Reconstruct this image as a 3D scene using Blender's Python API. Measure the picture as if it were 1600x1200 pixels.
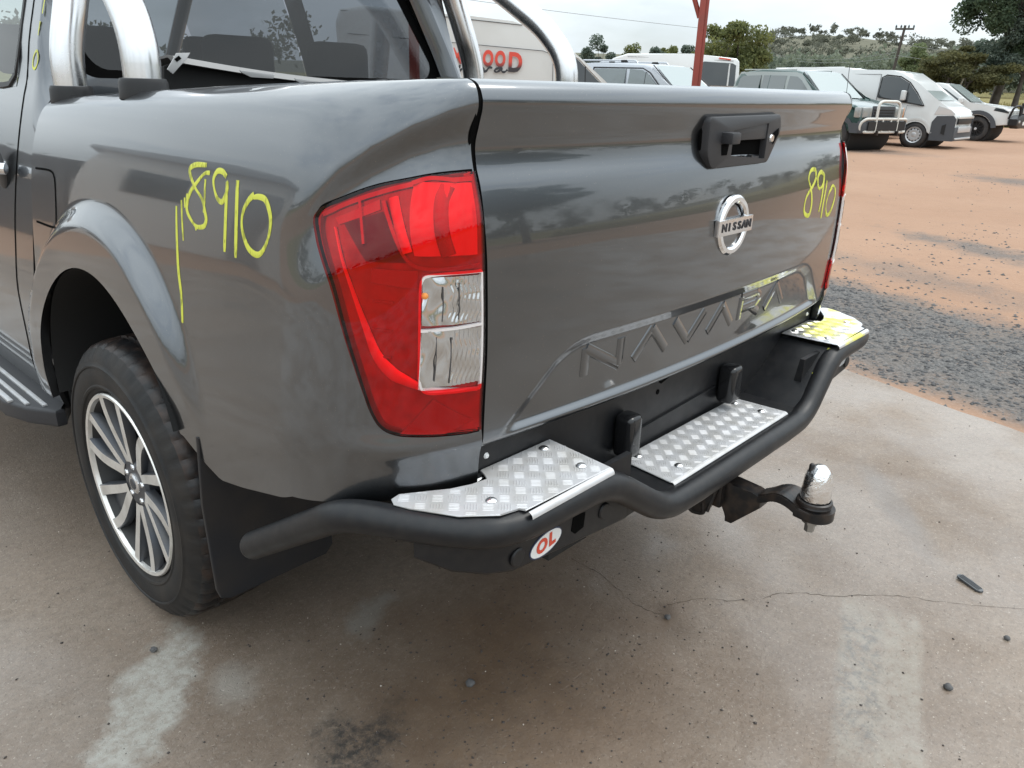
import bpy, bmesh, math, random
import numpy as np
from mathutils import Vector, Matrix
random.seed(4); RNG = np.random.default_rng(7)
for o in list(bpy.data.objects): bpy.data.objects.remove(o)
scene = bpy.context.scene
COL = scene.collection
R = math.radians

# ------------------------------------------------------------------ camera
cam = bpy.data.cameras.new('camera'); cam_o = bpy.data.objects.new('camera', cam); COL.objects.link(cam_o)
cam.sensor_fit = 'HORIZONTAL'; cam.sensor_width = 36.0; cam.lens = 27.1
cam.clip_start = 0.05; cam.clip_end = 6000
cam_o.matrix_world = Matrix(((0.68184, 0.24753, -0.68835, -1.50179), (-0.73098, 0.26609, -0.62838, -0.80440),
                             (0.02762, 0.93163, 0.36237, 1.32786), (0, 0, 0, 1)))
scene.camera = cam_o

# ------------------------------------------------------------------ sky, sun, exposure
SUN_EL, SUN_AZ = R(58), R(120)          # azimuth clockwise from +Y
world = bpy.data.worlds.new('World'); scene.world = world; world.use_nodes = True
wn = world.node_tree.nodes; wl = world.node_tree.links
for n in list(wn): wn.remove(n)
w_out = wn.new('ShaderNodeOutputWorld'); w_bg = wn.new('ShaderNodeBackground'); w_bg.inputs['Strength'].default_value = 0.11
sky = wn.new('ShaderNodeTexSky'); sky.sky_type = 'NISHITA'; sky.sun_disc = False
sky.sun_elevation = SUN_EL; sky.sun_rotation = SUN_AZ; sky.dust_density = 1.5
tc = wn.new('ShaderNodeTexCoord')
mp = wn.new('ShaderNodeMapping'); mp.inputs['Scale'].default_value = (1.6, 1.6, 5.0); mp.inputs['Location'].default_value = (0.35, 0.2, 0.1)
wl.new(tc.outputs['Generated'], mp.inputs['Vector'])
nz = wn.new('ShaderNodeTexNoise'); nz.inputs['Scale'].default_value = 1.7; nz.inputs['Detail'].default_value = 7; nz.inputs['Roughness'].default_value = 0.55
wl.new(mp.outputs['Vector'], nz.inputs['Vector'])
cr = wn.new('ShaderNodeValToRGB')       # cloud brightness: grey bellies to white
cr.color_ramp.elements[0].position = 0.33; cr.color_ramp.elements[0].color = (6.6, 7.3, 7.7, 1)
cr.color_ramp.elements[1].position = 0.66; cr.color_ramp.elements[1].color = (8.8, 9.5, 9.8, 1)
wl.new(nz.outputs['Fac'], cr.inputs['Fac'])
mr = wn.new('ShaderNodeMapRange'); mr.inputs['From Min'].default_value = 0.34; mr.inputs['From Max'].default_value = 0.5
mr.inputs['To Min'].default_value = 0.62; mr.inputs['To Max'].default_value = 0.97
nz2 = wn.new('ShaderNodeTexNoise'); nz2.inputs['Scale'].default_value = 2.6; nz2.inputs['Detail'].default_value = 6
wl.new(mp.outputs['Vector'], nz2.inputs['Vector']); wl.new(nz2.outputs['Fac'], mr.inputs['Value'])
mx = wn.new('ShaderNodeMix'); mx.data_type = 'RGBA'
wl.new(mr.outputs['Result'], mx.inputs['Factor']); wl.new(sky.outputs['Color'], mx.inputs['A']); wl.new(cr.outputs['Color'], mx.inputs['B'])
# overcast sky brightens steadily from the horizon to the zenith
sep = wn.new('ShaderNodeSeparateXYZ'); wl.new(tc.outputs['Generated'], sep.inputs[0])
gz = wn.new('ShaderNodeMapRange'); gz.inputs['From Min'].default_value = 0; gz.inputs['From Max'].default_value = 1; gz.inputs['To Min'].default_value = 1.0; gz.inputs['To Max'].default_value = 2.7
wl.new(sep.outputs['Z'], gz.inputs['Value'])
mu = wn.new('ShaderNodeVectorMath'); mu.operation = 'SCALE'; wl.new(mx.outputs['Result'], mu.inputs[0]); wl.new(gz.outputs['Result'], mu.inputs['Scale'])
wl.new(mu.outputs['Vector'], w_bg.inputs['Color']); wl.new(w_bg.outputs['Background'], w_out.inputs['Surface'])

sun = bpy.data.lights.new('sun', 'SUN'); sun.energy = 1.2; sun.angle = R(25); sun.color = (1.0, 0.96, 0.9)
sun_o = bpy.data.objects.new('sun', sun); COL.objects.link(sun_o)
sd = Vector((math.sin(SUN_AZ) * math.cos(SUN_EL), math.cos(SUN_AZ) * math.cos(SUN_EL), math.sin(SUN_EL)))
sun_o.rotation_euler = (-sd).to_track_quat('-Z', 'Y').to_euler(); sun_o.location = (0, 0, 30)
vs = scene.view_settings; vs.view_transform = 'Standard'; vs.look = 'None'; vs.gamma = 1; vs.exposure = 0.1; vs.use_curve_mapping = False

# ------------------------------------------------------------------ materials
MATS = {}
def new_mat(name):
    m = bpy.data.materials.new(name); m.use_nodes = True; nt = m.node_tree
    return m, nt, nt.nodes, nt.links, nt.nodes['Principled BSDF']
def P(name, col, rough=0.5, metal=0.0, coat=0.0, coat_rough=0.03, spec=0.5, noise=None, bump=None, rnoise=None):
    """Principled; noise=(scale, colour, amount) mottles the colour, bump=(scale, strength, distance)"""
    if name in MATS: return MATS[name]
    m, nt, N, L, b = new_mat(name)
    b.inputs['Base Color'].default_value = (*col, 1); b.inputs['Roughness'].default_value = rough
    b.inputs['Metallic'].default_value = metal; b.inputs['Coat Weight'].default_value = coat
    b.inputs['Coat Roughness'].default_value = coat_rough; b.inputs['Specular IOR Level'].default_value = spec
    t = N.new('ShaderNodeTexCoord')
    if noise:
        n = N.new('ShaderNodeTexNoise'); n.inputs['Scale'].default_value = noise[0]; n.inputs['Detail'].default_value = 6
        L.new(t.outputs['Object'], n.inputs['Vector'])
        r = N.new('ShaderNodeMapRange'); r.inputs['From Min'].default_value = 0.4; r.inputs['From Max'].default_value = 0.7
        r.inputs['To Max'].default_value = noise[2]; L.new(n.outputs['Fac'], r.inputs['Value'])
        x = N.new('ShaderNodeMix'); x.data_type = 'RGBA'; x.inputs['A'].default_value = (*col, 1); x.inputs['B'].default_value = (*noise[1], 1)
        L.new(r.outputs['Result'], x.inputs['Factor']); L.new(x.outputs['Result'], b.inputs['Base Color'])
    if rnoise:
        n = N.new('ShaderNodeTexNoise'); n.inputs['Scale'].default_value = rnoise[0]; n.inputs['Detail'].default_value = 5
        L.new(t.outputs['Object'], n.inputs['Vector'])
        r = N.new('ShaderNodeMapRange'); r.inputs['From Min'].default_value = 0.35; r.inputs['From Max'].default_value = 0.68
        r.inputs['To Min'].default_value = rough; r.inputs['To Max'].default_value = rnoise[1]
        L.new(n.outputs['Fac'], r.inputs['Value']); L.new(r.outputs['Result'], b.inputs['Roughness'])
    if bump:
        n = N.new('ShaderNodeTexNoise'); n.inputs['Scale'].default_value = bump[0]; n.inputs['Detail'].default_value = 4
        L.new(t.outputs['Object'], n.inputs['Vector'])
        k = N.new('ShaderNodeBump'); k.inputs['Strength'].default_value = bump[1]; k.inputs['Distance'].default_value = bump[2]
        L.new(n.outputs['Fac'], k.inputs['Height']); L.new(k.outputs['Normal'], b.inputs['Normal'])
    MATS[name] = m; return m
def glass(name, tint, rough=0.0, ior=1.5):
    """a thin pane or lens: tinted see-through with a Fresnel reflection"""
    m, nt, N, L, b = new_mat(name); N.remove(b)
    out = [n for n in N if n.type == 'OUTPUT_MATERIAL'][0]
    t = N.new('ShaderNodeBsdfTransparent'); t.inputs['Color'].default_value = (*tint, 1)
    g = N.new('ShaderNodeBsdfGlossy'); g.inputs['Roughness'].default_value = rough
    f = N.new('ShaderNodeFresnel'); f.inputs['IOR'].default_value = ior
    ge = N.new('ShaderNodeNewGeometry'); ma = N.new('ShaderNodeMapRange'); ma.inputs['To Min'].default_value = ior; ma.inputs['To Max'].default_value = 1 / ior
    L.new(ge.outputs['Backfacing'], ma.inputs['Value']); L.new(ma.outputs['Result'], f.inputs['IOR'])   # a thin pane reflects alike from both sides
    x = N.new('ShaderNodeMixShader'); L.new(f.outputs['Fac'], x.inputs['Fac']); L.new(t.outputs[0], x.inputs[1]); L.new(g.outputs[0], x.inputs[2])
    L.new(x.outputs[0], out.inputs['Surface']); MATS[name] = m; return m

PAINT = P('grey_metallic_paint', (0.112, 0.120, 0.130), 0.30, 1.0, 1.0, 0.02, noise=(2.5, (0.103, 0.110, 0.119), 0.6))
def weather_paint(m):                                          # stronger lacquer, road film and dried water marks
    nt = m.node_tree; N, L = nt.nodes, nt.links; b = N['Principled BSDF']; b.inputs['Coat IOR'].default_value = 1.62
    t = N.new('ShaderNodeTexCoord'); n = N.new('ShaderNodeTexNoise'); n.inputs['Scale'].default_value = 9; n.inputs['Detail'].default_value = 8; n.inputs['Roughness'].default_value = .7; L.new(t.outputs['Object'], n.inputs['Vector'])
    r = N.new('ShaderNodeMapRange'); r.inputs['From Min'].default_value = .42; r.inputs['From Max'].default_value = .75; r.inputs['To Min'].default_value = .015; r.inputs['To Max'].default_value = .10; L.new(n.outputs['Fac'], r.inputs['Value']); L.new(r.outputs['Result'], b.inputs['Coat Roughness'])
    v = N.new('ShaderNodeTexNoise'); v.inputs['Scale'].default_value = 420; v.inputs['Detail'].default_value = 2; L.new(t.outputs['Object'], v.inputs['Vector'])
    k = N.new('ShaderNodeMapRange'); k.inputs['From Min'].default_value = .70; k.inputs['From Max'].default_value = .76; k.inputs['To Max'].default_value = .6; L.new(v.outputs['Fac'], k.inputs['Value'])
    src = b.inputs['Base Color'].links[0].from_socket; x = N.new('ShaderNodeMix'); x.data_type = 'RGBA'; x.inputs['B'].default_value = (.30, .27, .23, 1); L.new(k.outputs['Result'], x.inputs['Factor']); L.new(src, x.inputs['A']); L.new(x.outputs['Result'], b.inputs['Base Color'])
weather_paint(PAINT)
BLACKGAP = P('seam_black', (0.003, 0.003, 0.003), 0.9, spec=.05)
PLASTIC = P('black_textured_plastic', (0.014, 0.014, 0.015), 0.45, spec=.35, bump=(900, 0.25, 0.0006))
GREYPLASTIC = P('charcoal_plastic', (0.030, 0.030, 0.033), 0.45, spec=.4, bump=(700, 0.2, 0.0006))
POWDER = P('black_powder_coat', (0.007, 0.0075, 0.009), 0.36, spec=.38, noise=(55, (0.022, 0.020, 0.019), 0.4), bump=(600, 0.2, 0.0005), rnoise=(16, 0.48))
STEELBLACK = P('greasy_black_steel', (0.009, 0.009, 0.010), 0.38, metal=0.2, noise=(40, (0.06, 0.04, 0.028), 0.6), bump=(120, 0.4, 0.001))
RUBBER = P('tyre_rubber', (0.012, 0.012, 0.0125), 0.58, spec=.35, noise=(14, (0.034, 0.028, 0.023), 0.6), bump=(160, 0.35, 0.0012))
RUBBERTREAD = P('tyre_tread_rubber', (0.009, 0.009, 0.010), 0.42, spec=.4, noise=(22, (0.075, 0.04, 0.024), 0.5), bump=(120, 0.4, 0.001))
FLAP = P('mud_flap_rubber', (0.014, 0.015, 0.018), 0.5, spec=.35, noise=(12, (0.03, 0.025, 0.022), 0.6), bump=(200, 0.2, 0.0006))
CHROME = P('polished_stainless', (0.78, 0.78, 0.79), 0.2, 1.0, rnoise=(14, 0.3), noise=(5, (0.62, 0.61, 0.6), 0.4))
MIRROR_CHROME = P('bright_chrome', (0.85, 0.85, 0.86), 0.06, 1.0)
FOIL = P('crinkled_foil_cap', (0.86, 0.86, 0.86), 0.12, 1.0, bump=(70, 0.8, 0.004))
ALU = P('bright_checker_aluminium', (0.54, 0.54, 0.55), 0.45, 0.4, noise=(22, (0.42, 0.405, 0.38), 0.8), rnoise=(25, 0.55))
RIMFACE = P('machined_alloy', (0.86, 0.84, 0.80), 0.32, 0.7, noise=(20, (0.45, 0.42, 0.38), 0.5))
RIMGREY = P('painted_grey_alloy', (0.060, 0.066, 0.078), 0.4, 0.5, noise=(15, (0.10, 0.09, 0.08), 0.5))
RIMDARK = P('dark_brake_parts', (0.02, 0.02, 0.02), 0.6)
def marker():
    m, nt, N, L, b = new_mat('yellow_paint_marker'); b.inputs['Base Color'].default_value = (.60, .62, .07, 1); b.inputs['Roughness'].default_value = .5
    t = N.new('ShaderNodeTexCoord'); mp_ = N.new('ShaderNodeMapping'); mp_.inputs['Scale'].default_value = (240, 240, 55); L.new(t.outputs['Object'], mp_.inputs['Vector'])
    n = N.new('ShaderNodeTexNoise'); n.inputs['Scale'].default_value = 1; n.inputs['Detail'].default_value = 3; L.new(mp_.outputs['Vector'], n.inputs['Vector'])
    n2 = N.new('ShaderNodeTexNoise'); n2.inputs['Scale'].default_value = 28; n2.inputs['Detail'].default_value = 2; L.new(t.outputs['Object'], n2.inputs['Vector'])
    a = N.new('ShaderNodeMath'); a.operation = 'ADD'; L.new(n.outputs['Fac'], a.inputs[0]); L.new(n2.outputs['Fac'], a.inputs[1])
    r = N.new('ShaderNodeMapRange'); r.inputs['From Min'].default_value = .80; r.inputs['From Max'].default_value = 1.0; r.inputs['To Min'].default_value = .55; L.new(a.outputs[0], r.inputs['Value']); L.new(r.outputs['Result'], b.inputs['Alpha'])
    return m
MARKER = marker()
UNDER = P('underbody_black', (0.012, 0.012, 0.012), 0.8)
CABDARK = P('cabin_trim', (0.03, 0.03, 0.032), 0.8)
SEAT = P('seat_cloth', (0.035, 0.035, 0.038), 0.9)
LAMPRED = P('lamp_red_housing', (0.44, 0.035, 0.04), 0.26, 0.55, noise=(40, (0.28, 0.016, 0.02), 0.7))
LAMPSILV = P('lamp_reflector_silver', (0.9, 0.86, 0.86), 0.2, 0.35)
LAMPSILV2 = P('lamp_reflector_dark', (0.5, 0.46, 0.46), 0.25, 0.9)
LAMPCLR = P('lamp_clear_reflector', (0.62, 0.63, 0.64), 0.1, 1.0)
BULB = P('amber_bulb', (0.9, 0.32, 0.05), 0.3)
LENSRED = glass('red_lens', (0.97, 0.05, 0.07)); LENSCLR = glass('clear_lens', (0.97, 0.97, 0.97))
TINT = glass('tinted_window', (0.24, 0.25, 0.285)); SIDETINT = glass('side_tint', (0.62, 0.66, 0.66)); SCREEN = glass('clear_window', (0.78, 0.84, 0.82))
CARGLASS = P('dark_car_glass', (0.03, 0.036, 0.04), 0.05, spec=0.8)
WINDSCREEN = glass('windscreen_glass', (0.62, 0.68, 0.66))
STICKWHITE = P('sticker_white', (0.75, 0.75, 0.74), 0.4); STICKRED = P('sticker_red', (0.62, 0.07, 0.035), 0.45); STICKNAVY = P('sticker_navy', (0.02, 0.03, 0.07), 0.4)
INK = P('black_ink', (0.015, 0.015, 0.02), 0.5)

# ------------------------------------------------------------------ mesh helpers
def link(name, me, mat=None, parent=None, smooth=None):
    o = bpy.data.objects.new(name, me); COL.objects.link(o)
    if mat is not None:
        for m in (mat if isinstance(mat, (list, tuple)) else [mat]): me.materials.append(m)
    if parent is not None: o.parent = parent
    if smooth is not None:
        me.polygons.foreach_set('use_smooth', [True] * len(me.polygons))
        if smooth < 179: me.set_sharp_from_angle(angle=R(smooth))
    return o
def from_np(name, V, Fq, mat=None, parent=None, smooth=None):
    me = bpy.data.meshes.new(name); me.from_pydata([tuple(map(float, v)) for v in V], [], [tuple(map(int, f)) for f in Fq]); me.update()
    return link(name, me, mat, parent, smooth)
def from_bm(name, bm, mat=None, parent=None, smooth=None):
    bmesh.ops.recalc_face_normals(bm, faces=bm.faces)
    me = bpy.data.meshes.new(name); bm.to_mesh(me); bm.free()
    return link(name, me, mat, parent, smooth)
def tag(o, label=None, cat=None, group=None, kind=None):
    if label: o['label'] = label
    if cat: o['category'] = cat
    if group: o['group'] = group
    if kind: o['kind'] = kind
    return o
def thing(name, label, cat, loc=(0, 0, 0), rz=0.0, group=None):
    o = bpy.data.objects.new(name, None); COL.objects.link(o); o.location = loc; o.rotation_euler = (0, 0, rz)
    o.empty_display_size = 0.3
    return tag(o, label, cat, group)
def grid(P3, closed_u=False, closed_v=False, flip=False):
    """P3: (nu,nv,3) -> verts, quads"""
    nu, nv = P3.shape[:2]; V = P3.reshape(-1, 3); Fq = []
    for i in range(nu if closed_u else nu - 1):
        for j in range(nv if closed_v else nv - 1):
            a = i * nv + j; b = ((i + 1) % nu) * nv + j; c = ((i + 1) % nu) * nv + (j + 1) % nv; d = i * nv + (j + 1) % nv
            Fq.append((a, d, c, b) if flip else (a, b, c, d))
    return V, Fq
def bm_box(bm, c, s, bev=0.0, seg=2, rot=None):
    r = bmesh.ops.create_cube(bm, size=1.0); vs_ = r['verts']
    M = Matrix.Translation(c) @ (rot.to_4x4() if rot is not None else Matrix()) @ Matrix.Diagonal((s[0], s[1], s[2], 1))
    bmesh.ops.transform(bm, matrix=M, verts=vs_)
    if bev > 0:
        es = {e for v in vs_ for e in v.link_edges}
        bmesh.ops.bevel(bm, geom=list(es), offset=bev, segments=seg, profile=0.6, affect='EDGES', clamp_overlap=True)
def box(name, c, s, mat, parent=None, bev=0.0, rot=None, seg=2):
    bm = bmesh.new(); bm_box(bm, c, s, bev, seg, rot); return from_bm(name, bm, mat, parent, 35)
def prism(bm, poly, axis, a, b, bev=0.0, seg=2):
    """extrude a polygon (list of 2-tuples) along an axis ('x': poly=(y,z); 'y': (x,z); 'z': (x,y)) from a to b"""
    def p3(q, t): return {'x': (t, q[0], q[1]), 'y': (q[0], t, q[1]), 'z': (q[0], q[1], t)}[axis]
    va = [bm.verts.new(p3(q, a)) for q in poly]; vb = [bm.verts.new(p3(q, b)) for q in poly]
    n = len(poly); fs = [bm.faces.new(va), bm.faces.new(vb[::-1])]
    for i in range(n): fs.append(bm.faces.new((va[i], vb[i], vb[(i + 1) % n], va[(i + 1) % n])))
    if bev > 0:
        es = [e for f in fs[:2] for e in f.edges]
        bmesh.ops.bevel(bm, geom=es, offset=bev, segments=seg, profile=0.6, affect='EDGES', clamp_overlap=True)
def prism_obj(name, poly, axis, a, b, mat, parent=None, bev=0.0, seg=2, smooth=35):
    bm = bmesh.new(); prism(bm, poly, axis, a, b, bev, seg); return from_bm(name, bm, mat, parent, smooth)
def fillet(path, rad, n=6):
    P_ = [Vector(p) for p in path]; out = [P_[0]]
    for i in range(1, len(P_) - 1):
        a, b, c = P_[i - 1], P_[i], P_[i + 1]
        r = rad[i] if isinstance(rad, (list, tuple)) else rad
        d1 = min(r, (a - b).length * 0.48); d2 = min(r, (c - b).length * 0.48)
        p0 = b + (a - b).normalized() * d1; p2 = b + (c - b).normalized() * d2
        for k in range(n + 1):
            t = k / n; out.append(p0 * (1 - t) ** 2 + b * 2 * t * (1 - t) + p2 * t * t)
    out.append(P_[-1]); return out
def bm_tube(bm, path, r, n=12, cap=True, flat=None):
    """sweep a circle (or ellipse with flat=(rn,rb)) along a path by parallel transport"""
    P_ = [Vector(p) for p in path]; T = []
    for i in range(len(P_)):
        d = (P_[min(i + 1, len(P_) - 1)] - P_[max(i - 1, 0)])
        T.append(d.normalized() if d.length > 1e-9 else Vector((0, 0, 1)))
    up = Vector((0, 0, 1)) if abs(T[0].z) < 0.9 else Vector((0, 1, 0))
    nrm = (up - T[0] * up.dot(T[0])).normalized(); rings = []
    for i, p in enumerate(P_):
        nrm = (nrm - T[i] * nrm.dot(T[i])); nrm = nrm.normalized() if nrm.length > 1e-9 else T[i].orthogonal().normalized()
        bn = T[i].cross(nrm); rr = r[i] if isinstance(r, (list, tuple)) else r
        rings.append([bm.verts.new(p + nrm * (rr * math.cos(2 * math.pi * k / n)) + bn * (rr * math.sin(2 * math.pi * k / n))) for k in range(n)])
    for i in range(len(rings) - 1):
        for k in range(n): bm.faces.new((rings[i][k], rings[i][(k + 1) % n], rings[i + 1][(k + 1) % n], rings[i + 1][k]))
    if cap: bm.faces.new(rings[0][::-1]); bm.faces.new(rings[-1])
def tube(name, path, r, mat, parent=None, n=12, fil=None, smooth=50):
    bm = bmesh.new(); bm_tube(bm, fillet(path, fil) if fil else path, r, n); return from_bm(name, bm, mat, parent, smooth)
def lathe_np(prof, n=48, axis='x', centre=(0, 0, 0), arc=2 * math.pi):
    """prof: (along, radius) list; returns (n,m,3) grid"""
    th = np.linspace(0, arc, n, endpoint=False); pr = np.array(prof, float)
    A = pr[None, :, 0] + 0 * th[:, None]; c = np.cos(th)[:, None] * pr[None, :, 1]; s = np.sin(th)[:, None] * pr[None, :, 1]
    G = {'x': (A, c, s), 'y': (c, A, s), 'z': (c, s, A)}[axis]
    return np.stack(G, -1) + np.array(centre)
def lathe(name, prof, mat, parent=None, n=48, axis='x', centre=(0, 0, 0), smooth=35):
    V, Fq = grid(lathe_np(prof, n, axis, centre), closed_u=True)
    bm = bmesh.new(); vv = [bm.verts.new(v) for v in V]
    for f in Fq:
        try: bm.faces.new([vv[i] for i in f])
        except ValueError: pass
    bmesh.ops.remove_doubles(bm, verts=bm.verts, dist=1e-5)
    return from_bm(name, bm, mat, parent, smooth)
def text_mesh(body, size, depth, offset=0.0, shear=0.0, res=4):
    cu = bpy.data.curves.new('letter', 'FONT'); cu.body = body; cu.size = size; cu.extrude = depth; cu.offset = offset; cu.shear = shear
    cu.align_x = 'CENTER'; cu.align_y = 'CENTER'; cu.resolution_u = res
    to = bpy.data.objects.new('letter', cu); COL.objects.link(to)
    dg = bpy.context.evaluated_depsgraph_get(); me = bpy.data.meshes.new_from_object(to.evaluated_get(dg))
    bpy.data.objects.remove(to); bpy.data.curves.remove(cu); return me
def text(name, body, size, depth, mat, M, parent=None, offset=0.0, shear=0.0):
    me = text_mesh(body, size, depth, offset, shear); me.transform(M); me.materials.clear()
    return link(name, me, mat, parent)
def catmull(pts, n=6):
    P_ = np.array(pts, float)
    if len(P_) < 3:
        t = np.linspace(0, 1, n)[:, None]; return P_[0] * (1 - t) + P_[-1] * t
    Q = np.vstack([2 * P_[0] - P_[1], P_, 2 * P_[-1] - P_[-2]]); out = []
    for i in range(1, len(Q) - 2):
        for k in range(n):
            t = k / n
            out.append(0.5 * ((2 * Q[i]) + (-Q[i - 1] + Q[i + 1]) * t + (2 * Q[i - 1] - 5 * Q[i] + 4 * Q[i + 1] - Q[i + 2]) * t * t + (-Q[i - 1] + 3 * Q[i] - 3 * Q[i + 1] + Q[i + 2]) * t ** 3))
    out.append(P_[-1]); return np.array(out)
def ribbon_np(pts, nrm, hw, th, base=0.0):
    """flat stroke lying on a surface: pts, normals (n,3); hw half width (scalar or list); th thickness"""
    pts = np.array(pts); nrm = np.array(nrm); n = len(pts)
    T = np.gradient(pts, axis=0); T /= np.linalg.norm(T, axis=1)[:, None] + 1e-12
    B = np.cross(nrm, T); B /= np.linalg.norm(B, axis=1)[:, None] + 1e-12
    hw = np.full(n, hw) if np.isscalar(hw) else np.array(hw); ring = []
    for (b, h) in ((-1, base), (-0.75, base + th), (0.75, base + th), (1, base)):
        ring.append(pts + B * (hw * b)[:, None] + nrm * h)
    V, Fq = grid(np.stack(ring, 1)); m = len(ring)
    Fq = list(Fq) + [tuple(range(m))[::-1], tuple((n - 1) * m + k for k in range(m))]
    return V, Fq
def ribbons(name, strokes, mat, parent):
    Vs, Fs, k = [], [], 0
    for V, Fq in strokes:
        Vs.append(V); Fs += [tuple(i + k for i in f) for f in Fq]; k += len(V)
    return from_np(name, np.vstack(Vs), Fs, mat, parent, 60)
# ================================================================== GROUND, HILLS
def mixnode(N, L, fac, a, b):
    x = N.new('ShaderNodeMix'); x.data_type = 'RGBA'
    for sock, v in (('Factor', fac), ('A', a), ('B', b)):
        if isinstance(v, (tuple, float, int)): x.inputs[sock].default_value = v if not isinstance(v, tuple) else (*v, 1)
        else: L.new(v, x.inputs[sock])
    return x.outputs['Result']
def noise_fac(N, L, vec, scale, lo, hi, detail=6, rough=.55, tmax=1.0, dist=0.0):
    n = N.new('ShaderNodeTexNoise'); n.inputs['Scale'].default_value = scale; n.inputs['Detail'].default_value = detail; n.inputs['Roughness'].default_value = rough; n.inputs['Distortion'].default_value = dist
    L.new(vec, n.inputs['Vector']); r = N.new('ShaderNodeMapRange'); r.inputs['From Min'].default_value = lo; r.inputs['From Max'].default_value = hi; r.inputs['To Max'].default_value = tmax
    L.new(n.outputs['Fac'], r.inputs['Value']); return r.outputs['Result']
def math_(N, L, op, a, b):
    m = N.new('ShaderNodeMath'); m.operation = op
    for i, v in enumerate((a, b)):
        if isinstance(v, (int, float)): m.inputs[i].default_value = v
        else: L.new(v, m.inputs[i])
    return m.outputs[0]
def blob(N, L, vec, c, size, rot, soft=(1.0, .4), warp=.5, wscale=7.0, boxy=False):
    """a stain with a ragged outline: 1 inside, 0 outside"""
    m = N.new('ShaderNodeMapping'); m.vector_type = 'TEXTURE'; m.inputs['Location'].default_value = (*c, 0); m.inputs['Rotation'].default_value = (0, 0, R(rot)); m.inputs['Scale'].default_value = (*size, 1)
    L.new(vec, m.inputs['Vector']); ln = N.new('ShaderNodeVectorMath'); ln.operation = 'LENGTH'; L.new(m.outputs['Vector'], ln.inputs[0]); dist_ = ln.outputs['Value']
    if boxy:
        ab = N.new('ShaderNodeVectorMath'); ab.operation = 'ABSOLUTE'; L.new(m.outputs['Vector'], ab.inputs[0]); sp = N.new('ShaderNodeSeparateXYZ'); L.new(ab.outputs['Vector'], sp.inputs[0]); dist_ = math_(N, L, 'MAXIMUM', sp.outputs['X'], sp.outputs['Y'])
    n = N.new('ShaderNodeTexNoise'); n.inputs['Scale'].default_value = wscale; n.inputs['Detail'].default_value = 7; n.inputs['Roughness'].default_value = .65; L.new(vec, n.inputs['Vector'])
    w = math_(N, L, 'MULTIPLY', math_(N, L, 'SUBTRACT', n.outputs['Fac'], .5), warp * 4)
    r = N.new('ShaderNodeMapRange'); r.inputs['From Min'].default_value = soft[0]; r.inputs['From Max'].default_value = soft[1]; L.new(math_(N, L, 'ADD', dist_, w), r.inputs['Value'])
    return r.outputs['Result']
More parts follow.
